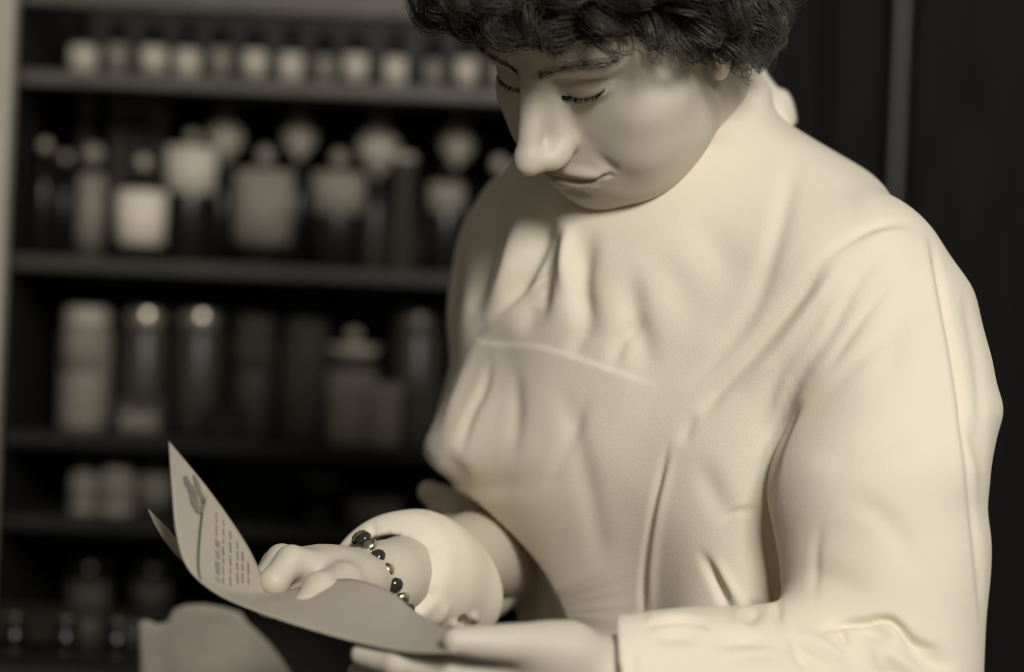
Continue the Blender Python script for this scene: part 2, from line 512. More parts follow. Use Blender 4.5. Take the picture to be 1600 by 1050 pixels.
def head_field(q):
    """q in head centimetres, result in cm"""
    p = q.copy()
    p[:, 0] /= 1.08
    ax = np.abs(p[:, 0]); s = np.stack([ax, p[:, 1], p[:, 2]], 1)     # symmetric
    d = ell(p, (0, -0.8, 5.0), (7.4, 9.3, 7.9))
    d = smin(d, ell(p, (0, 3.7, 4.6), (6.4, 5.4, 4.8)), 1.5)
    d = smin(d, ell(p, (0, 2.7, -1.2), (6.4, 5.9, 7.2)), 1.5)
    d = smin(d, ell(s, (3.2, 2.2, -4.9), (3.1, 4.2, 3.6)), 1.6)
    d = smin(d, ell(s, (4.8, 4.9, -1.5), (1.9, 2.4, 1.8)), 2.0)
    d = smin(d, ell(s, (3.4, 5.5, -4.2), (2.6, 2.7, 2.6)), 1.8)
    d = smin(d, ell(p, (0, 7.1, -7.7), (2.1, 1.6, 1.5)), 1.4)
    d = smin(d, ell(s, (2.3, 4.6, -7.0), (2.7, 3.4, 2.2)), 1.6)
    d = smin(d, cone(p, (0, 4.8, -6.8), (0, -1.0, -7.2), 2.8, 4.4), 1.2)
    d = smin(d, ell(p, (0, 7.2, -5.2), (3.2, 2.2, 2.4)), 1.3)
    d = smin(d, ell(s, (2.6, 7.2, 3.2), (2.6, 1.3, 0.8)), 1.5)
    # eye sockets
    d = smax(d, -ell(s, (2.6, 10.35, 1.6), (1.9, 2.0, 1.2)), 1.0)
    d = smax(d, -ell(s, (1.65, 9.9, 1.5), (0.7, 1.2, 1.1)), 0.7)
    # closed upper lid over the eyeball
    d = smin(d, ell(s, (2.7, 7.05, 1.45), (1.75, 1.42, 1.2)), 0.35)
    # nose
    d = smin(d, cone(p, (0, 8.95, 2.7), (0, 11.45, -1.5), 0.72, 0.78), 0.9)
    d = smin(d, ell(p, (0, 11.65, -2.15), (1.0, 1.15, 0.95)), 0.6)
    d = smin(d, ell(s, (1.05, 10.35, -2.55), (0.74, 1.1, 0.8)), 0.85)
    d = smin(d, cone(s, (0.55, 8.6, 1.4), (0.85, 9.4, -2.0), 0.62, 0.90), 0.9)
    d = smax(d, -ell(s, (0.62, 10.4, -3.95), (0.33, 0.55, 0.5)), 0.25)
    # alar crease and nasolabial fold
    d = smax(d, -cone(s, (2.15, 9.2, -2.2), (2.0, 9.4, -3.2), 0.06, 0.06), 0.6)
    d = smax(d, -cone(s, (2.3, 9.25, -2.9), (3.4, 8.45, -4.4), 0.01, 0.01), 0.75)
    # lips
    d = smin(d, ell(s, (0.7, 8.9, -4.8), (1.8, 0.62, 0.34), roty(0.10)), 0.6)
    d = smin(d, ell(p, (0, 8.85, -5.75), (1.8, 0.75, 0.45)), 0.5)
    d = smax(d, -chain(s, [(0, 9.72, -5.33), (1.1, 9.33, -5.38), (2.2, 8.98, -5.18), (3.1, 8.42, -5.03)], [0.11, 0.11, 0.09, 0.07]), 0.28)
    d = smax(d, -ell(p, (0, 9.6, -6.7), (1.6, 0.7, 0.3)), 0.6)
    # philtrum
    d = smax(d, -cone(p, (0, 10.1, -3.9), (0, 10.0, -4.5), 0.12, 0.12), 0.4)
    # lash line crease
    LL = [(1.15, 8.70, 1.45), (1.45, 8.6, 0.98), (2.6, 8.5, 0.68), (3.9, 8.0, 1.0), (4.5, 7.3, 1.55)]
    d = smax(d, -chain(s, LL, [0.03, 0.07, 0.10, 0.07, 0.03]), 0.2)
    d = smax(d, -chain(s, [(1.5, 8.6, 2.3), (2.8, 8.6, 2.55), (4.2, 7.8, 2.35), (4.9, 7.0, 1.75)], [0.02, 0.04, 0.04, 0.02]), 0.3)
    # ears
    R = rotz(-0.35)
    e = ell(s, (6.8, -0.9, 0.5), (0.55, 1.7, 2.9), R)
    e = smax(e, -ell(s, (7.35, -0.6, 0.8), (0.5, 1.1, 2.0), R), 0.3)
    e = smin(e, ell(s, (6.65, -0.1, -0.1), (0.45, 0.5, 0.6)), 0.3)
    e = smin(e, ell(s, (6.65, -0.4, -2.2), (0.45, 0.8, 0.75)), 0.3)
    d = smin(d, e, 0.3)
    return d
# ------------------------------------------------------------------ the person: body, arms, hands (camera frame, metres)
NECK0 = h2c((0, -2.6, -2.5))[0]
NECK1 = Pc(1085, 330, 1.46)
SH_N = Pc(1368, 478, 1.335)          # near (her left) shoulder joint
SH_F = Pc(822, 395, 1.56)
EL_N = Pc(1400, 1090, 1.25)
WR_N = Pc(985, 1075, 1.17)
EL_F = Pc(790, 860, 1.50)
WR_F = Pc(610, 904, 1.32)
CHEST = Pc(1080, 570, 1.465)
TY = 0.62
AX = np.array([math.cos(TY), -math.sin(TY), 0]); FW = np.array([-math.sin(TY), -math.cos(TY), 0]); UP = np.array([0, 0, 1.])
RT = np.stack([AX, FW, UP], 1).astype(np.float32)     # columns: her left, forward, up

def hand_near(v):
    # thumb on top of the leaflet
    d = chain(v, [Pc(890, 1010, 1.150), Pc(800, 1006, 1.135), Pc(745, 1004, 1.128), Pc(712, 1002, 1.124)], [0.0130, 0.0112, 0.0092, 0.0076])
    palm = cone(v, Pc(960, 1065, 1.165), Pc(830, 1065, 1.165), 0.026, 0.023)
    palm = smin(palm, ell(v, Pc(850, 1025, 1.155), (0.035, 0.020, 0.018)), 0.012)
    d = smin(d, palm, 0.010)
    fing = [
        ([(810, 1048, 1.152), (700, 1049, 1.142), (620, 1037, 1.146), (566, 1023, 1.158)], [0.0125, 0.0095, 0.0082, 0.0066]),
        ([(800, 1085, 1.180), (680, 1090, 1.190), (610, 1072, 1.200), (560, 1052, 1.205)], [0.0115, 0.0098, 0.0084, 0.0068]),
        ([(810, 1110, 1.195), (700, 1125, 1.205), (640, 1108, 1.215), (600, 1088, 1.220)], [0.0110, 0.0092, 0.0080, 0.0064]),
        ([(820, 1130, 1.205), (740, 1150, 1.220), (690, 1140, 1.230), (660, 1125, 1.235)], [0.0098, 0.0080, 0.0070, 0.0056]),
    ]
    for pts, r in fing:
        f = chain(v, [Pc(*q) for q in pts], r, 0.003)
        d = smin(d, f, 0.006)
    return d

def hand_far(v):
    palm = cone(v, Pc(590, 910, 1.315), Pc(500, 918, 1.285), 0.0215, 0.026)
    palm = smin(palm, ell(v, Pc(520, 903, 1.285), (0.030, 0.018, 0.0165)), 0.01)
    # knuckles: fingers run to the left and fold down behind the leaflet
    fing = [
        ([(500, 891, 1.272), (455, 877, 1.262), (428, 909, 1.250), (438, 944, 1.262)], [0.0115, 0.0095, 0.0085, 0.0068]),
        ([(495, 889, 1.292), (440, 875, 1.284), (412, 911, 1.275), (424, 947, 1.285)], [0.0115, 0.0095, 0.0085, 0.0070]),
        ([(495, 894, 1.310), (432, 881, 1.306), (404, 917, 1.298), (416, 949, 1.305)], [0.0110, 0.0090, 0.0080, 0.0066]),
        ([(505, 899, 1.328), (442, 893, 1.326), (414, 925, 1.320), (424, 953, 1.325)], [0.0100, 0.0080, 0.0070, 0.0058]),
    ]
    d = palm
    for pts, r in fing:
        f = chain(v, [Pc(*q) for q in pts], r, 0.003)
        d = smin(d, f, 0.004)
    # thumb pressed on the sheet, leaving the side of the palm near the wrist
    th = chain(v, [Pc(575, 908, 1.290), Pc(535, 910, 1.262), Pc(500, 921, 1.238), Pc(478, 944, 1.224)], [0.0130, 0.0118, 0.0102, 0.0078], 0.004)
    d = smin(d, th, 0.006)
    return d

def body_field(v):
    v = v.astype(np.float32)
    out = np.full(len(v), 9.0, np.float32)
    # torso core under the coat
    q = (v - CHEST.astype(np.float32)) @ RT
    d = ell(q, (0, -0.005, -0.02), (0.135, 0.085, 0.20))
    d = smin(d, cone(v, SH_N * 1, SH_F * 1, 0.045, 0.045), 0.04)
    d = smin(d, cone(v, NECK1, CHEST + UP * 0.1, 0.055, 0.06), 0.03)
    d = smin(d, chain(v, [SH_N, EL_N, WR_N], [0.045, 0.036, 0.024]), 0.02)
    d = smin(d, chain(v, [SH_F, EL_F, WR_F], [0.045, 0.036, 0.0245]), 0.02)
    d = smin(d, cone(v, NECK0, NECK1, 0.056, 0.056), 0.02)
    m = (np.abs(v - HPOS.astype(np.float32)).max(1) < 0.19)
    if m.any():
        h = head_field(c2h(v[m])) * HS
        d[m] = smin(d[m], h, 0.012)
    for hf, c, wrist in ((hand_near, Pc(800, 1060, 1.17), WR_N), (hand_far, Pc(500, 900, 1.29), WR_F)):
        m = (np.abs(v - c.astype(np.float32)).max(1) < 0.12)
        if m.any():
            d[m] = smin(d[m], hf(v[m]), 0.010)
    return d

# ------------------------------------------------------------------ coat
COLLAR_N = None
def coat_field(v):
    v = v.astype(np.float32)
    q = (v - CHEST.astype(np.float32)) @ RT
    d = ell(q, (0, 0, -0.03), (0.172, 0.105, 0.27))
    d = smin(d, ell(q, (0.0, 0.03, 0.01), (0.135, 0.105, 0.15)), 0.09)
    d = smin(d, cone(q * np.array([1, 1.32, 1], np.float32), (0, 0, -0.18), (0, 0.01, -0.62), 0.125, 0.17), 0.05)
    # shoulders
    d = smin(d, cone(v, SH_N + [0.0, 0, 0.002], SH_F + [0.015, 0, 0.0], 0.062, 0.055), 0.06)
    d = smin(d, cone(v, NECK1 + UP * 0.055, NECK1 - UP * 0.06, 0.058, 0.085), 0.05)
    d = smin(d, cone(v, NECK1 + UP * -0.01, SH_N + [-0.02, 0, 0.0], 0.055, 0.060), 0.03)
    # side of the body under the near arm
    d = smin(d, cone(v, Pc(1190, 600, 1.345), Pc(1165, 1000, 1.335), 0.040, 0.045), 0.05)
    # near sleeve
    d2 = chain(v, [SH_N + [0.006, 0, 0.005], Pc(1385, 760, 1.27), EL_N], [0.062, 0.066, 0.062], 0.01)
    d2 = smin(d2, cone(v, EL_N, WR_N + [-0.01, 0, 0], 0.060, 0.042), 0.02)
    c = ((v - Pc(955, 1030, 1.16).astype(np.float32)) @ np.array([-0.97, 0.1, -0.22], np.float32))
    d2 = smax(d2, c, 0.002)
    d = smin(d, d2, 0.014)
    # far sleeve, upper
    d3 = chain(v, [SH_F, Pc(790, 600, 1.56), Pc(860, 900, 1.55)], [0.056, 0.056, 0.045], 0.01)
    d = smin(d, d3, 0.015)
    # blouse over the belt
    d = smin(d, ell(v, Pc(765, 640, 1.47), (0.032, 0.05, 0.055)), 0.04)
    # neck opening: everything above the collar plane goes
    pl = ((v - COLP.astype(np.float32)) @ COLN)
    rem = np.maximum(-pl, cone(v, NECK0 + UP * 0.1, NECK1 - UP * 0.1, 0.088, 0.088))
    rem = smax(rem, -((v - COLB.astype(np.float32)) @ COLN2), 0.02)
    d = smax(d, -rem, 0.002)
    return d
def plane_from(p0, p1, p2):
    n = np.cross(p1 - p0, p2 - p0); return n / np.linalg.norm(n)
_a, _b = Pc(1194, 108, 1.46), Pc(1030, 326, 1.38)
COLN = np.cross(_a, _b); COLN /= np.linalg.norm(COLN)
COLN = COLN * np.sign(COLN[2]) + np.array([0, 0.03, 0])
if COLN[2] < 0: COLN = -COLN
COLN = COLN.astype(np.float32)
COLP = _a
COLB = Pc(960, 322, 1.40)
COLN2 = np.array([0.12, 0.30, 1.0], np.float32); COLN2 /= np.linalg.norm(COLN2)
# ------------------------------------------------------------------ coat: outline, folds
COAT_L = [(60, 900), (250, 800), (270, 770), (285, 757), (300, 748), (330, 731), (350, 722), (390, 710), (430, 703), (470, 698), (520, 697), (545, 699), (575, 699), (600, 694), (640, 683), (670, 674), (700, 668), (718, 672), (735, 686), (748, 701), (775, 708), (800, 727), (850, 757), (900, 785), (930, 800), (960, 806), (1400, 815)]
COAT_R = [(60, 1180), (112, 1193), (130, 1206), (185, 1240), (200, 1262), (230, 1310), (270, 1372), (310, 1420), (345, 1455), (400, 1492), (450, 1520), (500, 1534), (560, 1549), (600, 1556), (640, 1563), (680, 1557), (720, 1550), (760, 1545), (790, 1542), (850, 1546), (900, 1545), (950, 1541), (1000, 1538), (1050, 1536), (1400, 1530)]

def fit_outline(V):
    px, py = px_of(V)
    rows = np.arange(100, 1300, 12)
    cl, crr = [], []
    for r in rows:
        m = np.abs(py - r) < 10
        if m.sum() < 5:
            cl.append(np.nan); crr.append(np.nan); continue
        cl.append(px[m].min()); crr.append(px[m].max())
    cl = np.array(cl); crr = np.array(crr)
    ok = ~np.isnan(cl)
    rows, cl, crr = rows[ok], cl[ok], crr[ok]
    ker = np.exp(-0.5 * (np.arange(-6, 7) / 2.2) ** 2); ker /= ker.sum()
    cl = np.convolve(np.pad(cl, 6, 'edge'), ker, 'valid'); crr = np.convolve(np.pad(crr, 6, 'edge'), ker, 'valid')
    L = np.interp(py, rows, cl); R = np.interp(py, rows, crr)
    g = np.arange(40, 1420, 2.0); kk = np.exp(-0.5 * (np.arange(-12, 13) / 4.0) ** 2); kk /= kk.sum()
    sm = lambda T: np.interp(py, g, np.convolve(np.pad(smooth_interp(g, *zip(*T)), 12, 'edge'), kk, 'valid'))
    tl = sm(COAT_L); tr = sm(COAT_R)
    k2 = np.exp(-0.5 * (np.arange(-60, 61) / 22.0) ** 2); k2 /= k2.sum()
    tls = np.interp(py, g, np.convolve(np.pad(smooth_interp(g, *zip(*COAT_L)), 60, 'edge'), k2, 'valid'))
    k3 = np.exp(-0.5 * (np.arange(-20, 21) / 7.0) ** 2); k3 /= k3.sum()
    Ls = np.interp(py, rows, np.convolve(np.pad(cl, 20, 'edge'), k3, 'valid'))
    u = np.clip((px - L) / (R - L), 0, 1)
    # the outline moves fully, the middle of the body hardly at all
    ramp = np.clip((py - 255) / 60, 0, 1); ramp = ramp * ramp * (3 - 2 * ramp)
    wl = (1 - u) ** 3 * ramp; wr = u ** 3
    npx = px + (tls - Ls) * wl + ((tl - tls) - (L - Ls)) * (1 - u) ** 12 * ramp + (tr - R) * wr
    V = V.copy()
    V[:, 0] = (npx - 800) / FPX * V[:, 1]
    return V

# valleys and ridges traced along the cloth: (points, half width px, height mm)
FOLDS = [
    ([(1452, 345), (1470, 440), (1490, 560), (1508, 680), (1520, 800), (1530, 900), (1538, 1000)], 7, -3.2),
    ([(1440, 350), (1455, 440), (1474, 560), (1492, 680), (1504, 800)], 12, 1.5),
    ([(1505, 430), (1525, 560), (1535, 700), (1537, 860)], 9, -1.6),
    ([(1447, 346), (1400, 347), (1360, 356), (1310, 386), (1262, 430)], 8, -1.8),
    ([(1440, 362), (1380, 366), (1330, 390)], 10, 2.0),
    ([(1297, 391), (1257, 454), (1189, 540), (1120, 614), (1080, 672)], 13, -4.0),
    ([(1330, 400), (1290, 450), (1225, 540), (1150, 620)], 14, 3.0),
    ([(1237, 226), (1230, 300), (1205, 400), (1177, 483), (1120, 560), (1060, 610)], 16, -2.6),
    ([(1400, 386), (1343, 431), (1297, 511), (1246, 591), (1223, 654), (1180, 720)], 12, -3.4),
    ([(1375, 400), (1320, 460), (1275, 540), (1235, 600), (1205, 680)], 12, 2.6),
    ([(1423, 403), (1366, 471), (1320, 534), (1280, 600)], 9, -1.6),
    ([(1420, 490), (1345, 560), (1265, 640)], 14, -1.2),
    ([(1260, 620), (1238, 650), (1218, 694), (1206, 741), (1201, 790), (1199, 840), (1208, 900), (1214, 943), (1222, 994)], 7, -7.0),
    ([(1047, 680), (1026, 771), (1013, 857), (1008, 920), (1006, 990)], 5.5, -2.8),
    ([(1058, 690), (1038, 771), (1025, 857), (1020, 980)], 7, 1.6),
    ([(1090, 850), (1124, 917), (1150, 981)], 8, -4.5),
    ([(1110, 860), (1150, 930), (1170, 975)], 9, 2.5),
    ([(1190, 935), (1178, 955), (1163, 980)], 12, -4.0),
    ([(1000, 990), (1026, 974), (1064, 969), (1100, 980), (1118, 996)], 5, -5.0),
    ([(1010, 1000), (1060, 995), (1105, 1008)], 12, -3.0),
    ([(1268, 992), (1308, 977), (1350, 973), (1394, 971), (1428, 1005), (1480, 1020)], 6, -6.5),
    ([(1308, 977), (1318, 995), (1327, 1012)], 4, -3.5),
    ([(1330, 985), (1370, 990), (1400, 1000)], 12, -4.0),
    ([(1222, 985), (1260, 1015), (1308, 1055)], 6, -3.0),
    ([(1240, 980), (1290, 1010), (1340, 1055)], 9, 3.0),
    ([(1360, 1010), (1380, 1055)], 9, 2.0),
    ([(1190, 792), (1150, 800), (1118, 818)], 6, -1.8),
    ([(1290, 800), (1278, 860), (1272, 960)], 8, -1.3),
    ([(1300, 770), (1370, 800), (1410, 850), (1430, 920)], 20, -1.6),
    ([(1090, 640), (1060, 700)], 10, -2.0),
    ([(1228, 996), (1258, 1032), (1275, 1060)], 11, -4.5),
    ([(1395, 990), (1440, 1024), (1500, 1052)], 16, -6.0),
    ([(1340, 1000), (1400, 1030), (1450, 1070)], 14, 3.5),
    ([(1085, 1012), (1150, 1004), (1215, 1012)], 13, -3.0),
    ([(1120, 1030), (1190, 1022), (1240, 1040)], 12, 2.5),
    ([(985, 1010), (990, 1035), (985, 1060)], 7, -2.0),
    ([(1245, 700), (1310, 715), (1400, 690), (1460, 650)], 26, -2.2),
    ([(1230, 880), (1300, 905), (1380, 930)], 24, -2.0),
    ([(1440, 420), (1400, 520), (1380, 620)], 26, -2.2),
    ([(1060, 330), (1120, 390), (1160, 470)], 28, -1.8),
    ([(1000, 380), (1060, 450), (1090, 540)], 26, -1.6),
    ([(1285, 250), (1330, 310), (1350, 345)], 18, -1.5),
    ([(1500, 620), (1522, 680), (1530, 740)], 12, -3.0),
    ([(1090, 700), (1110, 760), (1150, 830)], 20, -2.2),
    # gathers over the far shoulder and chest
    ([(884, 395), (840, 440), (788, 493), (720, 555)], 6, 3.5),
    ([(862, 285), (845, 340), (826, 400), (800, 450), (765, 510)], 17, -12.0),
    ([(826, 300), (806, 370), (786, 440), (752, 510)], 11, 6.0),
    ([(792, 285), (772, 345), (756, 410), (738, 500)], 11, -7.0),
    ([(757, 320), (738, 390), (726, 460), (718, 530)], 10, 3.5),
    ([(722, 360), (709, 430), (704, 530)], 6, -3.5),
    ([(890, 340), (884, 400), (882, 470)], 11, 5.5),
    ([(866, 330), (858, 390), (848, 450), (850, 520)], 14, -7.0),
    ([(930, 345), (912, 400), (908, 460), (930, 545)], 18, -7.0),
    ([(985, 400), (988, 480), (1005, 545), (1012, 600)], 22, -4.5),
    ([(955, 585), (972, 530), (1015, 490)], 12, -3.5),
    ([(845, 425), (828, 480), (828, 535)], 20, -6.0),
    ([(925, 500), (890, 560)], 14, -2.5),
    ([(755, 520), (733, 570), (704, 650), (692, 700)], 10, 3.0),
    ([(775, 545), (762, 600), (735, 660), (722, 730)], 9, -2.6),
    ([(812, 560), (812, 640), (805, 740)], 12, -2.0),
    ([(880, 590), (900, 680), (930, 800), (950, 900)], 18, -2.0),
    ([(930, 600), (890, 690), (855, 770)], 12, -2.0),
    ([(700, 695), (716, 722), (750, 745)], 12, -2.0),
    ([(678, 690), (695, 735), (745, 768)], 10, 1.5),
    # creases in the shaded part below the chest
    ([(712, 765), (745, 820), (775, 880), (795, 935)], 7, 3.0),
    ([(735, 770), (775, 830), (800, 880), (830, 930)], 8, -4.5),
    ([(778, 800), (783, 850), (775, 880)], 6, 2.5),
    ([(838, 882), (822, 915), (808, 952)], 6, 5.0),
    ([(822, 885), (808, 925)], 5, -3.5),
]
# raised edges: (points, height mm, fade px, rise px); the right-hand side of the direction of travel is proud
STEPS = [
    ([(735, 525), (760, 541), (832, 543), (870, 552), (918, 568), (980, 590), (1030, 608)], 1.5, 240, 9),
    ([(885, 975), (886, 950), (874, 914), (852, 878), (826, 846), (796, 814), (764, 784), (735, 765), (705, 752), (670, 738), (630, 725)], 6.0, 130, 14),
]
def seg_dist(px, py, pts):
    best = np.full(len(px), 1e9); side = np.zeros(len(px)); tt = np.zeros(len(px))
    L = [0.0]
    for a, b in zip(pts[:-1], pts[1:]): L.append(L[-1] + math.hypot(b[0]-a[0], b[1]-a[1]))
    for i, (a, b) in enumerate(zip(pts[:-1], pts[1:])):
        dx, dy = b[0]-a[0], b[1]-a[1]; l2 = dx*dx+dy*dy
        t = np.clip(((px-a[0])*dx+(py-a[1])*dy)/l2, 0, 1)
        qx, qy = px-a[0]-t*dx, py-a[1]-t*dy
        d = np.hypot(qx, qy)
        m = d < best
        best[m] = d[m]
        side[m] = (dx*qy-dy*qx)[m]
        tt[m] = (L[i]+t[m]*math.sqrt(l2))/L[-1]
    return best, side, tt
def spline(pts, n=6):
    pts = np.array(pts, float)
    if len(pts) < 3: return [tuple(p) for p in pts]
    t = np.arange(len(pts)); T = np.linspace(0, len(pts)-1, (len(pts)-1)*n//2+1)
    return list(zip(smooth_interp(T, t, pts[:, 0]), smooth_interp(T, t, pts[:, 1])))

def push_under(V):
    """the cloth below the chest edge falls back behind it"""
    px, py = px_of(V)
    pts = spline([(900, 1200), (893, 1040), (886, 975), (884, 950), (874, 914), (852, 878), (826, 846), (796, 814), (764, 784), (735, 765), (705, 752), (670, 738), (600, 715)])
    d, s, t = seg_dist(px, py, pts)
    sd = np.where(s > 0, -d, d)
    k = np.clip((sd + 3) / 20, 0, 1); k = k*k*(3-2*k)
    front = V[:, 1] < CHEST[1] + 0.06
    V = V.copy(); V[front] *= (1 + 0.030 * k[front])[:, None]
    return V

def cloth_noise(V, amp):
    rng = np.random.RandomState(4)
    h = np.zeros(len(V))
    for s, a in ((18, 1.0), (34, 0.55), (60, 0.3)):
        for _ in range(4):
            k = rng.normal(size=3) * s * [1, 1, 0.55]
            h += a * np.sin(V @ k + rng.uniform(0, 6.28) + 1.5 * np.sin(V @ (rng.normal(size=3) * s * 0.4)))
    return h * amp

def add_folds(V, Q, folds, steps, noise=0.0):
    N = normals(V, Q)
    view = -V / np.linalg.norm(V, axis=1, keepdims=True)
    if (N * view).sum(1).mean() < 0 and False: N = -N
    fac = np.clip((N * view).sum(1) * 3.0, 0, 1)
    px, py = px_of(V)
    h = np.zeros(len(V))
    act = fac > 0
    for pts, w, amp in folds:
        sp = spline(pts)
        xs = [p[0] for p in sp]; ys = [p[1] for p in sp]
        m = act & (px > min(xs)-4*w) & (px < max(xs)+4*w) & (py > min(ys)-4*w) & (py < max(ys)+4*w)
        if not m.any(): continue
        d, s, t = seg_dist(px[m], py[m], sp)
        ln = sum(math.hypot(b[0]-a[0], b[1]-a[1]) for a, b in zip(sp[:-1], sp[1:])); rr = min(0.45, max(0.14, 80/ln))
        env = np.clip(t/rr, 0.0, 1); env = env*env*(3-2*env); e2 = np.clip((1-t)/rr, 0.0, 1); env = env*e2*e2*(3-2*e2)
        h[m] += amp*0.001*np.exp(-(d/w)**2)*env
    for pts, amp, fade, rise in steps:
        sp = spline(pts)
        xs = [p[0] for p in sp]; ys = [p[1] for p in sp]
        m = act & (px > min(xs)-fade*2) & (px < max(xs)+fade*2) & (py > min(ys)-fade*2) & (py < max(ys)+fade*2) & (px > min(xs)-fade*2)
        d, s, t = seg_dist(px[m], py[m], sp)
        sd = np.where(s > 0, d, -d)
        k = np.clip((sd+rise)/rise, 0, 1); k = k*k*(3-2*k)
        env = np.clip(t/0.15, 0, 1)*np.clip((1-t)/0.15, 0, 1)
        h[m] += amp*0.001*k*np.exp(-(np.clip(sd, 0, None)/fade*1.6)**2)*env
    h = h*fac + cloth_noise(V, noise)
    return V + N*h[:, None]
# ------------------------------------------------------------------ build the person
person = thing('person', 'woman in a white buttonless coat with short curly dark hair, head bowed, reading a leaflet', 'person', W(CHEST + [0, 0, -0.28]))
bpy.context.view_layer.update()

def tint_attr(o, cols):
    a = o.data.color_attributes.new('tint', 'FLOAT_COLOR', 'POINT')
    c = np.ones((len(cols), 4), np.float32); c[:, :3] = cols[:, None] if cols.ndim == 1 else cols
    a.data.foreach_set('color', c.ravel())
def blob(q, c, r, k=2.0):
    e = np.sqrt((((q - np.array(c)) / np.array(r)) ** 2).sum(1))
    return np.clip(1 - e, 0, 1) ** (1 / k)

V, Q = surface_nets(body_field, (-0.27, 1.0, -0.34), (0.42, 1.75, 0.42), 0.0017)
q = c2h(V); s = q.copy(); s[:, 0] = np.abs(s[:, 0])
t = np.ones(len(V))
nearhead = np.abs(q).max(1) < 14
def dark(c, r, a):
    global t
    t = np.where(nearhead, t * (1 - a * blob(s, c, r)), t)
dark((1.0, 9.3, -5.1), (2.6, 1.6, 0.42), 0.6)        # lips
dark((0.0, 9.0, -5.85), (2.1, 1.6, 0.5), 0.30)
for c in ((1.2, 9.3, 3.05), (2.2, 9.1, 3.4), (3.4, 8.7, 3.65), (4.6, 8.0, 3.65), (5.6, 7.2, 3.4)):
    dark(c, (0.85, 1.2, 0.45), 0.5)                  # brows
t = np.where(nearhead & (s[:, 2] > 1.0) & (s[:, 2] < 2.8), t * (1 - 0.18 * blob(s, (3.0, 8.2, 2.0), (2.4, 2, 1.2))), t)  # shade of the eye sockets under the brows, painted into the tint
body = link_mesh('body', W(V), Q, M['skin'], person)
tint_attr(body, t)

V, Q = surface_nets(coat_field, (-0.27, 1.0, -0.52), (0.42, 1.75, 0.30), 0.0034)
V = push_under(fit_outline(fit_outline(V)))
V, Q = catmull(V, Q)
# relax the linear split
def relax(V, Q, it=1):
    for _ in range(it):
        acc = np.zeros_like(V); cnt = np.zeros(len(V))
        for i in range(4):
            for j in (1, 3):
                a, b = Q[:, i], Q[:, (i + j) % 4]
                for c in range(3): acc[:, c] += np.bincount(a, V[b, c], minlength=len(V))
                cnt += np.bincount(a, minlength=len(V))
        V = 0.5 * V + 0.5 * acc / np.maximum(cnt, 1)[:, None]
    return V
V = relax(V, Q, 3)
V = add_folds(V, Q, FOLDS, STEPS, 0.0006)
coat = link_mesh('coat', W(V), Q, M['coat'], person)

# the loose end of the collar standing at the nape
tab_o = [(1191, 108), (1200, 122), (1213, 138), (1228, 145), (1237, 162), (1243, 190)]
tab_i = [(1184, 125), (1190, 142), (1199, 160), (1210, 176), (1222, 190), (1232, 203)]
rows_ = []
for (ox, oy), (ix_, iy) in zip(spline(tab_o), spline(tab_i)):
    rows_.append([Pc(ox + (ix_ - ox) * s_, oy + (iy - oy) * s_, 1.468 - 0.020 * math.sin(s_ * 1.5)) for s_ in np.linspace(0, 1, 7)])
g_ = np.array(rows_); a_, b_2, _ = g_.shape
Ft = [(i*b_2+j, (i+1)*b_2+j, (i+1)*b_2+j+1, i*b_2+j+1) for i in range(a_-1) for j in range(b_2-1)]
tab = link_mesh('collar_tab', W(g_.reshape(-1, 3)), Ft, M['coat'], person)
sm_ = tab.modifiers.new('thickness', 'SOLIDIFY'); sm_.thickness = 0.0018

# far sleeve and its turned-up cuff
def sleeve_field(v):
    v = v.astype(np.float32)
    d = chain(v, [Pc(805, 640, 1.59), Pc(805, 850, 1.58), Pc(728, 890, 1.485), Pc(668, 900, 1.395)], [0.048, 0.043, 0.035, 0.033], 0.02)
    d = smin(d, cone(v, Pc(735, 805, 1.53), Pc(670, 768, 1.53), 0.018, 0.008), 0.02)
    return d
V, Q = surface_nets(sleeve_field, (-0.15, 1.25, -0.3), (0.12, 1.70, 0.03), 0.0035)
V = relax(V, Q, 1)
V = add_folds(V, Q, [([(705, 800), (735, 840), (760, 900), (775, 950)], 9, 3.5), ([(730, 790), (760, 850), (790, 920)], 9, -4),
                     ([(660, 775), (700, 785)], 5, -2), ([(655, 790), (690, 800)], 5, 3)], [], 0.0008)
sleeve = link_mesh('sleeve', W(V), Q, M['coat'], person)

CUX = (Pc(595, 912, 1.322), Pc(712, 920, 1.42))
cu_ax = (CUX[1] - CUX[0]) / np.linalg.norm(CUX[1] - CUX[0])
cu_n = (cu_ax * 0.93 + np.array([-0.15, 0.0, -0.30])); cu_n = (cu_n / np.linalg.norm(cu_n)).astype(np.float32)
def cuff_field(v):
    v = v.astype(np.float32)
    A = [Pc(560, 906, 1.30), Pc(604, 902, 1.335), Pc(645, 902, 1.365), Pc(702, 918, 1.405)]
    R = [0.034, 0.0360, 0.0405, 0.0400]
    d = chain(v, A, R, 0.015)
    rim = Pc(598, 905, 1.325).astype(np.float32)
    c = -((v - rim) @ cu_n)
    d = smax(d, c, 0.012)
    ce = cu_ax + np.array([0, 0, 0.45]); ce /= np.linalg.norm(ce)
    d = smax(d, ((v - Pc(712, 905, 1.41).astype(np.float32)) @ ce.astype(np.float32)), 0.012)
    inner = chain(v, [A[0], A[1], A[2]], [0.0265, 0.0275, 0.031])
    inner = np.maximum(inner, (v - Pc(650, 885, 1.36).astype(np.float32)) @ cu_n)
    d = smax(d, -inner, 0.003)
    return d
V, Q = surface_nets(cuff_field, (-0.13, 1.22, -0.26), (0.04, 1.55, -0.06), 0.0022)
V = relax(V, Q, 1)
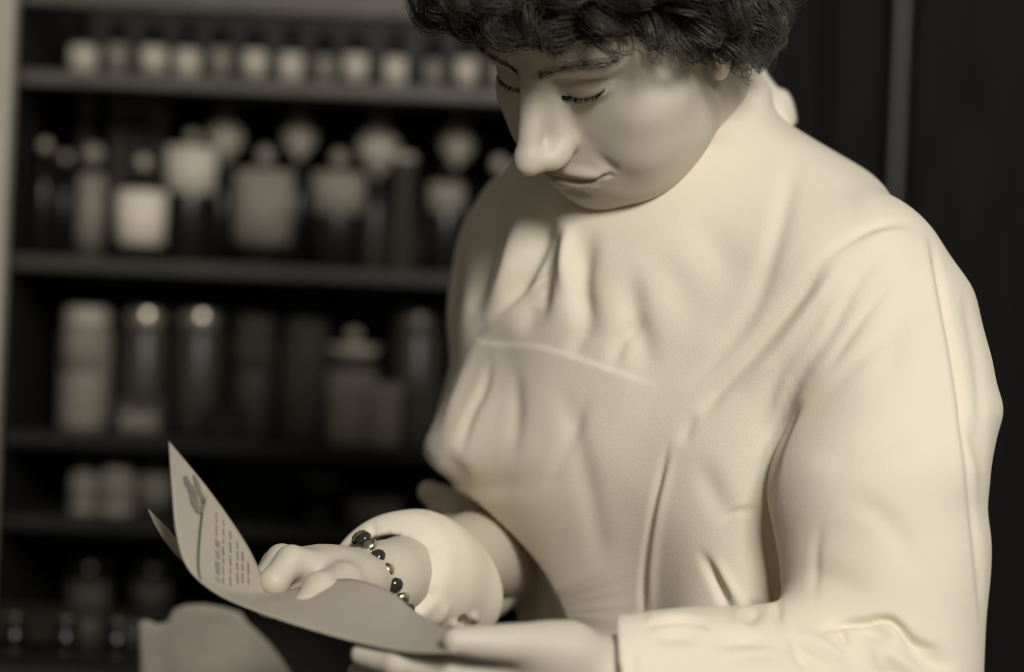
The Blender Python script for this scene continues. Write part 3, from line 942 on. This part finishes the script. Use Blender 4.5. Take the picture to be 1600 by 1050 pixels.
V = add_folds(V, Q, [([(635, 870), (680, 850), (720, 845)], 12, -1.2), ([(640, 965), (670, 930), (690, 915)], 9, -3.5), ([(670, 985), (690, 960), (700, 930)], 8, 2.5),
                     ([(722, 960), (724, 985)], 5, -7), ([(735, 955), (745, 975)], 6, 3.0), ([(705, 965), (712, 990)], 6, 3), ([(583, 812), (583, 850)], 5, -1.5),
                     ([(590, 858), (640, 852), (690, 860)], 8, -1.5)], [], 0.0006)
cuff = link_mesh('rolled_cuff', W(V), Q, M['coat'], person)
# ------------------------------------------------------------------ hair, brows, lashes
def hairline(q):
    """> 0 where hair grows (head cm)"""
    x, y, z = np.abs(q[:, 0]), q[:, 1], q[:, 2]
    ymax = np.interp(z, [-8, -6.3, -4.3, -2.2, 0.5, 2, 3.2, 4.4, 5.2, 5.8, 6.4], [-6, -4.0, -2.3, -1.2, 1.2, 3.6, 5.6, 7.2, 8.8, 11, 20])
    return ymax - y
def hairbase_field(v):
    q = c2h(v)
    d = ell(q, (0, -0.8, 5.0), (8.05, 9.3, 7.9))
    d = smin(d, ell(q, (0, 3.6, 4.9), (6.9, 5.4, 4.7)), 1.5)
    d = smin(d, ell(q, (0, -3.5, 0.5), (7.2, 6.2, 5.5)), 2.0)
    n = np.sin(q[:, 0] * 2.1 + 1.3 * np.sin(q[:, 2] * 1.3)) * np.sin(q[:, 1] * 2.3 + np.sin(q[:, 0] * 1.7)) * np.sin(q[:, 2] * 1.9 + 1.1 * np.sin(q[:, 1]))
    d = d - 1.0 - 0.55 * n
    m = -(hairline(q) - 1.5 - 0.7 * n)
    return smax(d, m, 1.2) * HS
V, Q = surface_nets(hairbase_field, HPOS - 0.19, HPOS + 0.19, 0.0032, slack=2.5, proj=0)
hair_base = link_mesh('hair', W(V), Q, M['hair_base'], person)

def tubes(paths, r0, r1, sides=3):
    """paths: (N, K, 3) strands -> one mesh of tapering tubes"""
    N, K, _ = paths.shape
    T = np.gradient(paths, axis=1); T /= np.linalg.norm(T, axis=2, keepdims=True) + 1e-9
    a = np.cross(T, np.array([0.31, 0.52, 0.79])); a /= np.linalg.norm(a, axis=2, keepdims=True) + 1e-9
    b = np.cross(T, a)
    r = (r0 + (r1 - r0) * np.linspace(0, 1, K) ** 1.5)[None, :, None]
    rings = [paths + r * (math.cos(2*math.pi*s/sides) * a + math.sin(2*math.pi*s/sides) * b) for s in range(sides)]
    V = np.stack(rings, 2).reshape(-1, 3)
    base = (np.arange(N)[:, None] * K + np.arange(K - 1)[None]) * sides
    Fs = []
    for s in range(sides):
        s2 = (s + 1) % sides
        Fs.append(np.stack([base + s, base + s2, base + sides + s2, base + sides + s], -1).reshape(-1, 4))
    return V, np.concatenate(Fs)

rng = np.random.RandomState(11)
def scalp_points(n):
    out = []
    while sum(len(o) for o in out) < n:
        d = rng.normal(size=(n * 3, 3)); d /= np.linalg.norm(d, axis=1, keepdims=True)
        # march from the centre outward to the scalp
        c = np.array([0, 0.0, 3.0]); lo = np.full(len(d), 2.0); hi = np.full(len(d), 16.0)
        for _ in range(14):
            mid = (lo + hi) / 2
            f = head_field((c + d * mid[:, None]).astype(np.float32))
            lo = np.where(f < 0, mid, lo); hi = np.where(f < 0, hi, mid)
        p = c + d * lo[:, None]
        ok = (hairline(p) > 0.2) & (np.abs(p[:, 0]) < 9)
        out.append(p[ok])
    return np.concatenate(out)[:n]
NL, NS, K = 520, 24, 15
root = scalp_points(NL)
edge = scalp_points(2600); hl = hairline(edge)
edge = edge[(hl < 1.5) & (edge[:, 1] > -1.5)][:95]          # short locks that soften the hairline
root = np.concatenate([root, edge]); is_edge = np.arange(len(root)) >= NL
NL = len(root)
nrm = root - np.array([0, -1.0, 3.5]); nrm /= np.linalg.norm(nrm, axis=1, keepdims=True)
# combing direction: back over the crown, down behind the ears
flow = np.stack([0.35 * root[:, 0] / 7, -0.9 + 0 * root[:, 0], np.where(root[:, 2] > 5, 0.15, -0.8)], 1)
flow += rng.normal(size=flow.shape) * 0.55
flow -= (flow * nrm).sum(1, keepdims=True) * nrm
flow /= np.linalg.norm(flow, axis=1, keepdims=True)
side = np.cross(nrm, flow)
Ln = rng.uniform(3.8, 7.6, NL); cr_ = rng.uniform(0.5, 1.15, NL); ph = rng.uniform(0, 6.28, NL); tw = rng.uniform(1.0, 2.1, NL) * rng.choice([-1, 1], NL)
nape = (root[:, 2] < 0.5)
Ln[nape] *= 0.62; cr_[nape] *= 0.7
Ln[is_edge] *= 0.7; cr_[is_edge] *= 0.85
t = np.linspace(0, 1, K)
paths = []
for k in range(NS):
    off_a = rng.uniform(0, 6.28, NL); off_r = np.sqrt(rng.uniform(0, 1, NL)) * 0.62
    dphi = rng.normal(size=NL) * 0.33; dl = rng.uniform(0.8, 1.1, NL); dr = rng.uniform(0.8, 1.25, NL)
    tt = t[None, :]
    lift = 2.9 * np.sin(np.minimum(tt * 2.2, 1.57)) * np.where(nape | is_edge, 0.5, 1.0)[:, None]
    adv = tt * (Ln * dl)[:, None] * 0.62
    ang = (ph + dphi)[:, None] + tt * (tw * 6.28)[:, None]
    rad = (cr_ * dr)[:, None] * np.minimum(tt * 2.5, 1)
    spread = (1 - 0.35 * tt)
    ox = (off_r * np.cos(off_a))[:, None] * spread; oy = (off_r * np.sin(off_a))[:, None] * spread
    P = root[:, None] + nrm[:, None] * (lift + rad * np.cos(ang) + 0.3 * ox)[..., None] + flow[:, None] * (adv + rad * 0.5 * np.sin(ang) + oy)[..., None] + side[:, None] * (rad * np.sin(ang) + ox)[..., None]
    # bend round the skull
    rel = P - np.array([0, -1.0, 3.5]); dist = np.linalg.norm(rel, axis=2, keepdims=True)
    r0 = np.linalg.norm(root - np.array([0, -1.0, 3.5]), axis=1)[:, None, None]
    want = np.clip(dist, r0 - 0.6, r0 + 5.4)
    P = np.array([0, -1.0, 3.5]) + rel / dist * want
    paths.append(P)
P = np.concatenate(paths)
# keep the locks off the face
frontal = P[:, :, 1].max(1) > 4.0
keep = hairline(P.reshape(-1, 3)).reshape(P.shape[:2]).min(1) > np.where(frontal, np.where(rng.uniform(size=len(P)) < 0.15, -1.2, -0.75), np.where(rng.uniform(size=len(P)) < 0.12, -1.9, -1.4))
ear = np.linalg.norm((P - np.array([8.0, -0.5, -1.2])) * [0.7, 1, 0.8], axis=2).min(1)
keep &= (ear > 1.6) | (rng.uniform(size=len(P)) < 0.12)
P = P[keep]
P = h2c(P.reshape(-1, 3)).reshape(P.shape)
V, F_ = tubes(P, 0.00030, 0.00014)
strands = link_mesh('curl_strands', W(V), F_, M['hair'], hair_base)
tag(strands, kind='stuff')

# finer hairs on the face are rooted by casting on the head surface
def surf(local_pts):
    """push head-local points on to the skin along their forward direction"""
    p = np.array(local_pts, np.float32)
    c = np.array([0, 2.0, 1.0], np.float32)
    d = p - c; d /= np.linalg.norm(d, axis=1, keepdims=True)
    lo = np.full(len(p), 3.0); hi = np.full(len(p), 14.0)
    for _ in range(16):
        mid = (lo + hi) / 2
        f = head_field((c + d * mid[:, None]).astype(np.float32))
        lo = np.where(f < 0, mid, lo); hi = np.where(f < 0, hi, mid)
    return c + d * lo[:, None]
def hairs(name, line, n, spread, length, direction, r, material):
    for sx in (1, -1):
        L = np.array(line, float); L[:, 0] *= sx
        u = rng.uniform(0, len(L) - 1.001, n); i = u.astype(int); f = (u - i)[:, None]
        base = L[i] * (1 - f) + L[i + 1] * f + rng.normal(size=(n, 3)) * np.array([0.03, 0.03, spread])
        base = surf(base)
        tang = (L[np.minimum(i + 1, len(L) - 1)] - L[i]); tang /= np.linalg.norm(tang, axis=1, keepdims=True)
        dv = direction(tang, sx) + rng.normal(size=(n, 3)) * 0.12
        dv /= np.linalg.norm(dv, axis=1, keepdims=True)
        s = np.linspace(0, 1, 5)[None, :, None]
        ln = (length * rng.uniform(0.7, 1.1, n) * (0.35 + 0.65 * np.sin(math.pi * (0.1 + 0.75 * u / (len(L) - 1)))))[:, None, None]
        P = base[:, None] + dv[:, None] * s * ln + np.array([0, 0, 1.0])[None, None] * (s ** 2) * ln * (0.15 if name == 'eyelashes' else -0.05)
        P = h2c(P.reshape(-1, 3)).reshape(P.shape)
        V, F_ = tubes(P, r, r * 0.35)
        link_mesh(name, W(V), F_, material, person)
hairs('eyebrow', [(0.9, 9.3, 2.9), (1.9, 9.2, 3.3), (3.2, 8.8, 3.68), (4.4, 8.2, 3.75), (5.9, 7.0, 3.4)], 280, 0.20, 0.6,
      lambda tg, sx: tg + np.array([0, 0.12, 0.15]), 0.00011, M['lash'])
hairs('eyelashes', [(1.55, 8.65, 1.0), (1.9, 8.6, 0.88), (2.8, 8.5, 0.78), (4.0, 8.0, 1.08), (4.5, 7.5, 1.38)], 240, 0.03, 0.42,
      lambda tg, sx: np.array([[0.15 * sx, 1.0, -0.75]]) + tg * 0.3, 0.00015, M['lash'])
# second shelf, front row
Y = 2.355; u = ppm(Y)
def lab_from(y0, y1, px, Y, sz):     # label extent in metres above the shelf
    return (zrow(y1, Y, px) - sz, zrow(y0, Y, px) - sz)
def htop(py, px, Y, sz): return zrow(py, Y, px) - sz
G2 = 'labelled bottles at the front of the middle shelf'
bottle(68, Y, SH[2], 28*u, htop(238, 68, Y, SH[2]), 'dark bottle with small knob stopper at the cabinet edge, far left of the middle shelf', group=G2, sw=20*u, sm='pale_dim', py=300)
bottle(100, Y + 0.05, SH[2], 28*u, htop(250, 97, Y, SH[2]), 'dim dark bottle with dull stopper, second from the cabinet edge', group=G2, sw=18*u, sm='pale_dim', py=300)
bottle(143, Y, SH[2], 50*u, htop(258, 143, Y, SH[2]), 'tall narrow bottle with a long pale label and light ball stopper', group=G2, sw=34*u, sm='pale_glass', py=300, lab=lab_from(275, 384, 143, Y, SH[2]), labm='label_dim', half=0.95, glass='grey_glass')
bottle(222, Y - 0.035, SH[2], 76*u, htop(268, 222, Y, SH[2]), 'dark bottle with the brightest white square label on the middle shelf', group=G2, sw=22*u, sm='pale_dim', py=300, lab=lab_from(300, 384, 222, Y - 0.035, SH[2]), labm='label_bright', half=1.45)
bottle(297, Y + 0.005, SH[2], 84*u, htop(226, 297, Y, SH[2]), 'tall dark bottle with pale label high on its shoulder', group=G2, sw=24*u, sm='pale_glass', py=300, lab=lab_from(232, 304, 297, Y + 0.005, SH[2]), labm='label', half=1.25, neck=0.2)
bottle(412, Y, SH[2], 98*u, htop(257, 412, Y, SH[2]), 'wide bottle with tall grey label and round ball stopper on the middle shelf', group=G2, sw=29*u, sm='pale_glass', py=300, lab=lab_from(268, 383, 412, Y, SH[2]), labm='label_dim', half=1.25, neck=0.25)
bottle(528, Y, SH[2], 90*u, htop(261, 528, Y, SH[2]), 'dark bottle with square pale label and ball stopper, right of the wide bottle', group=G2, sw=28*u, sm='pale_glass', py=300, lab=lab_from(272, 337, 528, Y, SH[2]), labm='label_dim', half=1.2, neck=0.25)
bottle(630, Y, SH[2], 40*u, htop(252, 630, Y, SH[2]), 'slim grey glass cylinder standing on the middle shelf', 'cylinder', None, glass='grey_glass', stopper='tube', sm='pale_dim', py=300, name='glass_cylinder')
bottle(697, Y, SH[2], 66*u, htop(276, 697, Y, SH[2]), 'dark bottle with small oval label beside her shoulder', group=G2, sw=18*u, sm='black', py=300, lab=lab_from(288, 336, 697, Y, SH[2]), labm='label_dim', half=1.0)
bottle(778, Y, SH[2], 60*u, htop(268, 778, Y, SH[2]), 'dark bottle mostly hidden by her shoulder, only its knob showing', group=G2, sw=24*u, sm='pale_dim', py=300)
# narrow cylinders rising behind them
for px, yt, w_, lb in ((133, 140, 24, 'narrow glass tube with pale cap at the left behind the middle shelf bottles'), (222, 134, 24, 'narrow glass tube with the brighter cap above the white labelled bottle'), (188, 156, 46, 'tall dim grey cylinder standing between the two capped tubes'), (250, 160, 26, 'short dull tube beside the bright capped tube')):
    bottle(px, 2.44, SH[2], w_*ppm(2.44), min(htop(yt, px, 2.44, SH[2]), SH[1] - SH[2] - 0.013 - 0.012), lb, 'tube', 'narrow tubes at the back of the middle shelf', stopper='tube', glass='grey_glass', sm='pale_dim' if px == 188 else 'pale_glass', py=200, name='glass_tube',
           lab=(lambda z: (z[0], z[1]))(lab_from(yt + 3, yt + 40, px, 2.44, SH[2])) if px != 188 else None, labm='label_dim', half=1.3)

# third shelf: square glass jars with lids
def jar(px, w, yt, h_, label, glassm, lidm, Y=2.40, labels=None, lw=0.8, lidk=0.10, slant=0):
    sz = SH[3]; u = ppm(Y)
    t = thing('storage_jar', label, 'jar', (xat(px, 560, Y), Y, sz + 0.0004), 'jars on the third shelf', (0, 0, slant))
    top = zrow(yt, Y, px) - sz; a = w*u/2
    lid = 0.020
    prof = [(a*0.92, 0), (a, 0.004), (a, top - lid - 0.010), (a*0.86, top - lid - 0.002), (a*0.82, top - lid)]
    part('glass_body', *lathe(prof, 28), M[glassm], t)
    lp = [(a*0.88, top - lid + 0.0005), (a*0.90, top - lid + 0.002), (a*0.90, top - 0.004), (a*0.84, top - 0.0005), (a*0.3, top)]
    part('lid', *lathe(lp, 28), M[lidm], t)
    if labels: label_patch(a, zrow(labels[1], Y, px) - sz, zrow(labels[0], Y, px) - sz, lw, M[labels[2]], t)
    return t
jar(134, 80, 480, 0, 'light glass jar at the left end of the third shelf, palest of the row', 'pale_glass', 'pale_dim', labels=(505, 580, 'label_dim'))
jar(226, 74, 482, 0, 'dark jar with a small glint on its lid, second from the left', 'grey_glass', 'tin')
jar(311, 78, 484, 0, 'dark jar with a shiny band across its lid, third from the left', 'grey_glass', 'tin')
jar(397, 74, 494, 0, 'dim grey jar with faint label in the middle of the third shelf', 'grey_glass', 'dim_box', labels=(525, 580, 'dim_box'))
jar(477, 78, 500, 0, 'dull brown jar beside the bright dish on the third shelf', 'dim_box', 'dim_box')
jar(650, 84, 486, 0, 'dark jar with bright tilted lid near her chest', 'grey_glass', 'tin', Y=2.42)
# pale dish on a tin
t = thing('white_dish', 'small white enamel dish resting on a dull tin on the third shelf', 'dish', (xat(552, 540, 2.38), 2.38, zrow(562, 2.38, 552)))
part('bowl', *lathe([(0.012, 0), (0.026, 0.006), (0.031, 0.016), (0.030, 0.0162), (0.024, 0.008), (0.010, 0.003)], 28), M['label'], t)
part('knob', *lathe([(0.004, 0.003), (0.005, 0.022), (0.010, 0.027), (0.008, 0.034), (0.002, 0.036)], 16), M['pale_dim'], t)
t = thing('round_tin', 'dull round tin under the white dish', 'tin', (xat(552, 540, 2.38), 2.38, SH[3] + 0.0004))
hh = zrow(562, 2.38, 552) - SH[3] - 0.001
part('can', *lathe([(0.029, 0), (0.030, 0.002), (0.030, hh - 0.012), (0.0285, hh - 0.011)], 28), M['pale_box'], t)
part('lid', *lathe([(0.0305, hh - 0.0105), (0.031, hh - 0.004), (0.029, hh - 0.0005)], 28), M['dim_box'], t)
def carton(px, w, y0, y1, Y, m, label, cat='box', name='carton', sh=3, d=0.05, group=None, lm=None, turn=0.0):
    sz = SH[sh]; u = ppm(Y); a = w*u/2; top = zrow(y0, Y, px) - sz
    t = thing(name, label, cat, (xat(px, y1, Y), Y, sz + 0.0004), group, (0, 0, turn))
    bpy.context.view_layer.update()
    def bx(n_, x0, x1, ya, yb, z0, z1, mm):
        v, f = box_vf(x0, x1, ya, yb, z0, z1)
        o = part(n_, v, f, mm, t, smooth=False)
        b = o.modifiers.new('bevel', 'BEVEL'); b.width = 0.0012; b.segments = 2
    bx('box_body', -a, a, 0, d, 0, top*0.76, M[m])
    bx('lid', -a - 0.0007, a + 0.0007, -0.0007, d + 0.0007, top*0.76 + 0.0002, top, M[m])
    if lm: bx('label', -a*0.75, a*0.75, -0.0016, -0.0001, top*0.16, top*0.68, M[lm])
    return t
G3 = 'small cartons at the front of the third shelf'
carton(543, 54, 602, 665, 2.315, 'pale_box', 'pale carton below the white dish on the third shelf', group=G3)
carton(600, 50, 600, 660, 2.315, 'pale_box', 'pale carton right of its twin, below the white dish', group=G3)
carton(656, 46, 604, 662, 2.315, 'dim_box', 'dull brown carton nearest to her chest on the third shelf', group=G3)
carton(217, 74, 626, 656, 2.315, 'dim_box', 'low brown carton with a faint label in front of the dark jars', group=G3, lm='pale_box')
carton(345, 60, 640, 670, 2.330, 'black', 'low black carton lying in front of the jars', group=G3)

# fourth shelf
Y = 2.36; u = ppm(Y)
for px, w_, yt, lb, gl in ((130, 44, 722, 'small pale bottle, leftmost on the fourth shelf', 'pale_dim'), (182, 62, 716, 'round pale bottle behind the leaflet tip, second on the fourth shelf', 'pale_dim'), (242, 54, 726, 'round grey bottle just left of the leaflet tip', 'grey_glass')):
    bottle(px, Y, SH[4], w_*u, htop(yt, px, Y, SH[4]), lb, group='small bottles on the fourth shelf', glass=gl, stopper='cap', sm='black', py=780, neck=0.45, lab=lab_from(740, 788, px, Y, SH[4]), labm='pale_box', half=1.1)
carton(440, 205, 700, 815, 2.52, 'dim_box', 'large dull brown box standing at the back of the fourth shelf', sh=4, d=0.10)
carton(585, 78, 782, 840, 2.36, 'pale_box', 'pale squat box behind the rolled cuff on the fourth shelf', sh=4, d=0.05)
t = thing('mortar', 'round black mortar bowl in front of the large brown box', 'mortar', (xat(498, 800, 2.37), 2.37, SH[4] + 0.0004))
part('bowl', *lathe([(0.020, 0), (0.022, 0.004), (0.016, 0.010), (0.030, 0.024), (0.037, 0.045), (0.038, 0.056), (0.034, 0.056), (0.030, 0.030), (0.012, 0.018)], 28), M['black'], t)
part('pestle', *lathe([(0.006, 0.018), (0.009, 0.022), (0.005, 0.040), (0.0045, 0.062), (0.007, 0.068), (0.003, 0.072)], 16), M['black'], t)

# bottom shelf
Y = 2.36; u = ppm(Y)
for px, w_, yt, lb, half in ((138, 66, 885, 'dark jar with a square dim label, left on the bottom shelf', 1.3), (236, 60, 888, 'dark jar with a wide dim label, above the wrapping paper', 1.2)):
    bottle(px, Y, SH[5], w_*u, htop(yt, px, Y, SH[5]), lb, 'jar', 'jars on the bottom shelf', stopper='cap', sm='black', py=930, neck=0.6, lab=lab_from(906, 968 if px < 200 else 948, px, Y, SH[5]), labm='dim_box', half=half, name='jar')

# rack of turned pegs on the counter
YR = 1.90; u = ppm(YR)
rk = thing('drying_rack', 'black rack of turned pegs on the counter at the lower left corner', 'rack', (xat(100, 1040, YR), YR, CT))
bpy.context.view_layer.update()
xr0, xr1 = xat(-70, 1040, YR), xat(225, 1040, YR)
box('base', xr0, xr1, YR - 0.03, YR + 0.05, CT + 0.0003, CT + 0.010, M['black'], rk)
for row, (yy, zt2) in enumerate(((YR - 0.012, zrow(1022, YR, 100)), (YR + 0.030, zrow(972, YR, 100)))):
    for j in range(4):
        px = -58 + 80 * j
        x = xat(px, 1000, yy); H = zt2 - CT - 0.010
        V_, F_ = lathe([(0.006, 0), (0.011, 0.004), (0.0125, H*0.30), (0.008, H*0.45), (0.0085, H*0.62), (0.0115, H*0.78), (0.0110, H*0.88), (0.004, H*0.93)], 18)
        p = part('peg', V_, F_, M['black'], rk)
        p.matrix_parent_inverse = rk.matrix_basis.inverted(); p.location = (x, yy, CT + 0.0102)
        V_, F_ = lathe([(0.003, H*0.92), (0.0055, H*0.945), (0.006, H*0.97), (0.002, H)], 14)
        part('knob', V_, F_, M['tin'], p)  # bright tin tips stand in for the highlights on the dark pegs
# funnel-shaped glass between the pegs
for px, lb, zt3, gm in ((137, 'small tapered grey glass standing between the black pegs', 978, 'grey_glass'), (200, 'tapered glass partly behind the wrapping paper', 985, 'grey_glass')):
    Yg = 2.02; zz = zrow(zt3, Yg, px) - CT
    bottle(px, Yg, CT, 40*ppm(Yg), zz, lb, 'glass', 'tapered glasses behind the rack', glass=gm, stopper='tube', sm='dim_box', py=1000, name='measuring_glass')

# wrapping paper standing on the counter
def sheet(name, grid, m, root=None, thick=0.0004, sub=1):
    g = np.asarray(grid, float); a, b, _ = g.shape
    V = g.reshape(-1, 3)
    F = [(i*b+j, (i+1)*b+j, (i+1)*b+j+1, i*b+j+1) for i in range(a-1) for j in range(b-1)]
    o = link_mesh(name, W(V), F, m, root)
    s = o.modifiers.new('thickness', 'SOLIDIFY'); s.thickness = thick; s.offset = 0
    return o
rngp = np.random.RandomState(3)
cols = [(218, 972), (228, 968), (246, 976), (262, 972), (272, 952), (290, 945), (320, 944), (350, 949), (376, 957), (386, 972), (400, 985), (418, 1002), (436, 1024), (452, 1048), (470, 1075)]
gr = []
zb = CT + 0.001
for i, (px, py) in enumerate(cols):
    colv = []
    for k in range(16):
        s_ = k / 15
        Yp = 1.600 + 0.004*math.sin(px*0.03 + s_*2) + 0.003*math.sin(s_*7 + px*0.02) + 0.006*min(1, max(0, (272-px)/30))
        top = Pc(px, py, Yp)
        bot = Pc(px + (4 if i < 8 else 6), 1140, Yp)
        colv.append(top*(1-s_) + bot*s_)
    gr.append(colv)
wp = sheet('wrapping_paper', gr, M['paper_dim'], None, 0.0005)
tag(wp, 'crumpled pale sheet of wrapping paper standing on the counter below the leaflet', 'paper')

# ------------------------------------------------------------------ leaflet
NE = [(712, 1020, 1.113), (640, 1019, 1.130), (560, 1004, 1.150), (480, 982, 1.168), (400, 955, 1.183), (338, 927, 1.190), (294, 888, 1.192), (276, 835, 1.192), (269, 765, 1.195), (264, 690, 1.200)]
FE = [(722, 998, 1.132), (655, 960, 1.185), (610, 925, 1.212), (550, 905, 1.232), (490, 912, 1.246), (440, 924, 1.252), (418, 914, 1.250), (385, 850, 1.242), (330, 770, 1.228), (264, 690, 1.200)]
ns, nt_ = 64, 22
def curve(P, n):
    P = np.array(P, float); t0 = np.arange(len(P)); T = np.linspace(0, len(P)-1, n)
    return np.stack([smooth_interp(T, t0, P[:, k]) for k in range(3)], 1)
A = curve(NE, ns); B = curve(FE, ns)
A3 = np.array([Pc(*p) for p in A]); B3 = np.array([Pc(*p) for p in B])
grid = np.zeros((ns, nt_, 3))
for j in range(nt_):
    s_ = j/(nt_-1)
    grid[:, j] = A3*(1-s_) + B3*s_
    grid[:, j] += np.array([0, 0, -0.003])*math.sin(math.pi*s_)*np.sin(np.linspace(0, math.pi, ns))[:, None]
leaf = thing('leaflet', 'curled printed paper leaflet with a flower emblem, held in both hands', 'leaflet', W(Pc(560, 985, 1.18)))
bpy.context.view_layer.update()
sheet('front_page', grid, M['paper'], leaf)
# second leaf curling up behind the first
NE2 = [(430, 950, 1.206), (370, 928, 1.225), (315, 898, 1.232), (274, 866, 1.234), (246, 826, 1.234), (232, 796, 1.232)]
FE2 = [(450, 935, 1.262), (400, 925, 1.266), (345, 905, 1.266), (300, 870, 1.262), (262, 826, 1.252), (232, 796, 1.232)]
A2 = np.array([Pc(*p) for p in curve(NE2, 30)]); B2 = np.array([Pc(*p) for p in curve(FE2, 30)])
sheet('back_page', np.stack([A2*(1-k/9) + B2*(k/9) for k in range(10)], 1), M['paper'], leaf)

# print on the page: flat ink lying on the paper
gp = grid.reshape(-1, 3); gx, gy = px_of(gp)
def on_page(px, py):
    d = (gx-px)**2 + (gy-py)**2
    k = np.argsort(d)[:4]; w = 1/(d[k]+1e-3); Yv = (gp[k, 1]*w).sum()/w.sum()
    return Pc(px, py, Yv - 0.0016)
def ribbon(name, pts, w, m, parent):
    P = spline(pts, 8); P = np.array(P)
    T = np.gradient(P, axis=0); T /= np.linalg.norm(T, axis=1, keepdims=True)+1e-9
    Nn = np.stack([-T[:, 1], T[:, 0]], 1)
    ww = (np.full(len(P), w) if np.isscalar(w) else np.interp(np.linspace(0, 1, len(P)), np.linspace(0, 1, len(w)), w))[:, None]
    L_ = P + Nn*ww/2; R_ = P - Nn*ww/2
    V = [on_page(*p) for p in L_] + [on_page(*p) for p in R_]
    n = len(P); F = [(i, i+1, n+i+1, n+i) for i in range(n-1)]
    return link_mesh(name, W(np.array(V)), F, m, parent)
ribbon('printed_stem', [(318, 780), (315, 810), (312, 840), (310, 880), (313, 908)], [4.5, 3.5, 3.5, 3, 2], M['ink'], leaf)
for pts, w in (([(289, 744), (294, 756), (301, 772)], [6, 9, 5]), ([(303, 742), (308, 756), (313, 772)], [3, 7, 5]), ([(297, 768), (303, 785), (309, 800)], [4, 9, 4]), ([(310, 766), (318, 782), (316, 800)], [5, 9, 3]), ([(300, 758), (306, 775), (312, 802)], [4, 5, 4])):
    ribbon('printed_petal', pts, w, M['ink_faint'], leaf)
for k, (x0, ya, yb) in enumerate(((338, 800, 905), (349, 812, 912), (360, 830, 915), (371, 845, 915), (379, 862, 912), (388, 878, 914), (342, 845, 910))):
    yy = ya
    while yy < yb:
        ln = rngp.uniform(8, 22)
        ribbon('printed_line', [(x0, yy), (x0 + 1, min(yb, yy + ln))], 1.6, M['ink_faint'], leaf)
        yy += ln + 4

# ------------------------------------------------------------------ bracelet on the far wrist
br = thing('bracelet', 'link bracelet of shiny metal and dark stones on her far wrist', 'bracelet', W(Pc(600, 895, 1.32)))
bpy.context.view_layer.update()
M['stone'] = mat('dark_stone', 0.03, 0.12, 0.6)
M['silver'] = mat('silver', 0.75, 0.22, 0.5, metal=1.0)
bc = Pc(600, 903, 1.322); bu = np.array([-0.50, 0.0, 0.86]); bu /= np.linalg.norm(bu)
ax_w = (WR_F - Pc(530, 893, 1.29)); ax_w /= np.linalg.norm(ax_w)
bw = np.array([0.25, -0.97, 0.0]); bw -= bu * (bw @ bu); bw /= np.linalg.norm(bw)
NB = 18
for i in range(NB):
    a = 2*math.pi*i/NB
    c = bc + 0.0308*(math.cos(a)*bu + math.sin(a)*bw)
    rad = (c-bc)/np.linalg.norm(c-bc); tg = -math.sin(a)*bu + math.cos(a)*bw; wd = np.cross(rad, tg)
    Rm = np.stack([tg, wd, rad], 1)
    V_, F_ = lathe([(0.0015, -0.0022), (0.0044, -0.0014), (0.0050, 0.0004), (0.0040, 0.0020), (0.0016, 0.0030)], 10)
    P_ = (np.array(V_)*[1.0, 1.15, 1.0]) @ Rm.T + c
    link_mesh('stone' if i % 2 else 'link', W(P_), F_, M['stone'] if i % 2 else M['silver'], br)
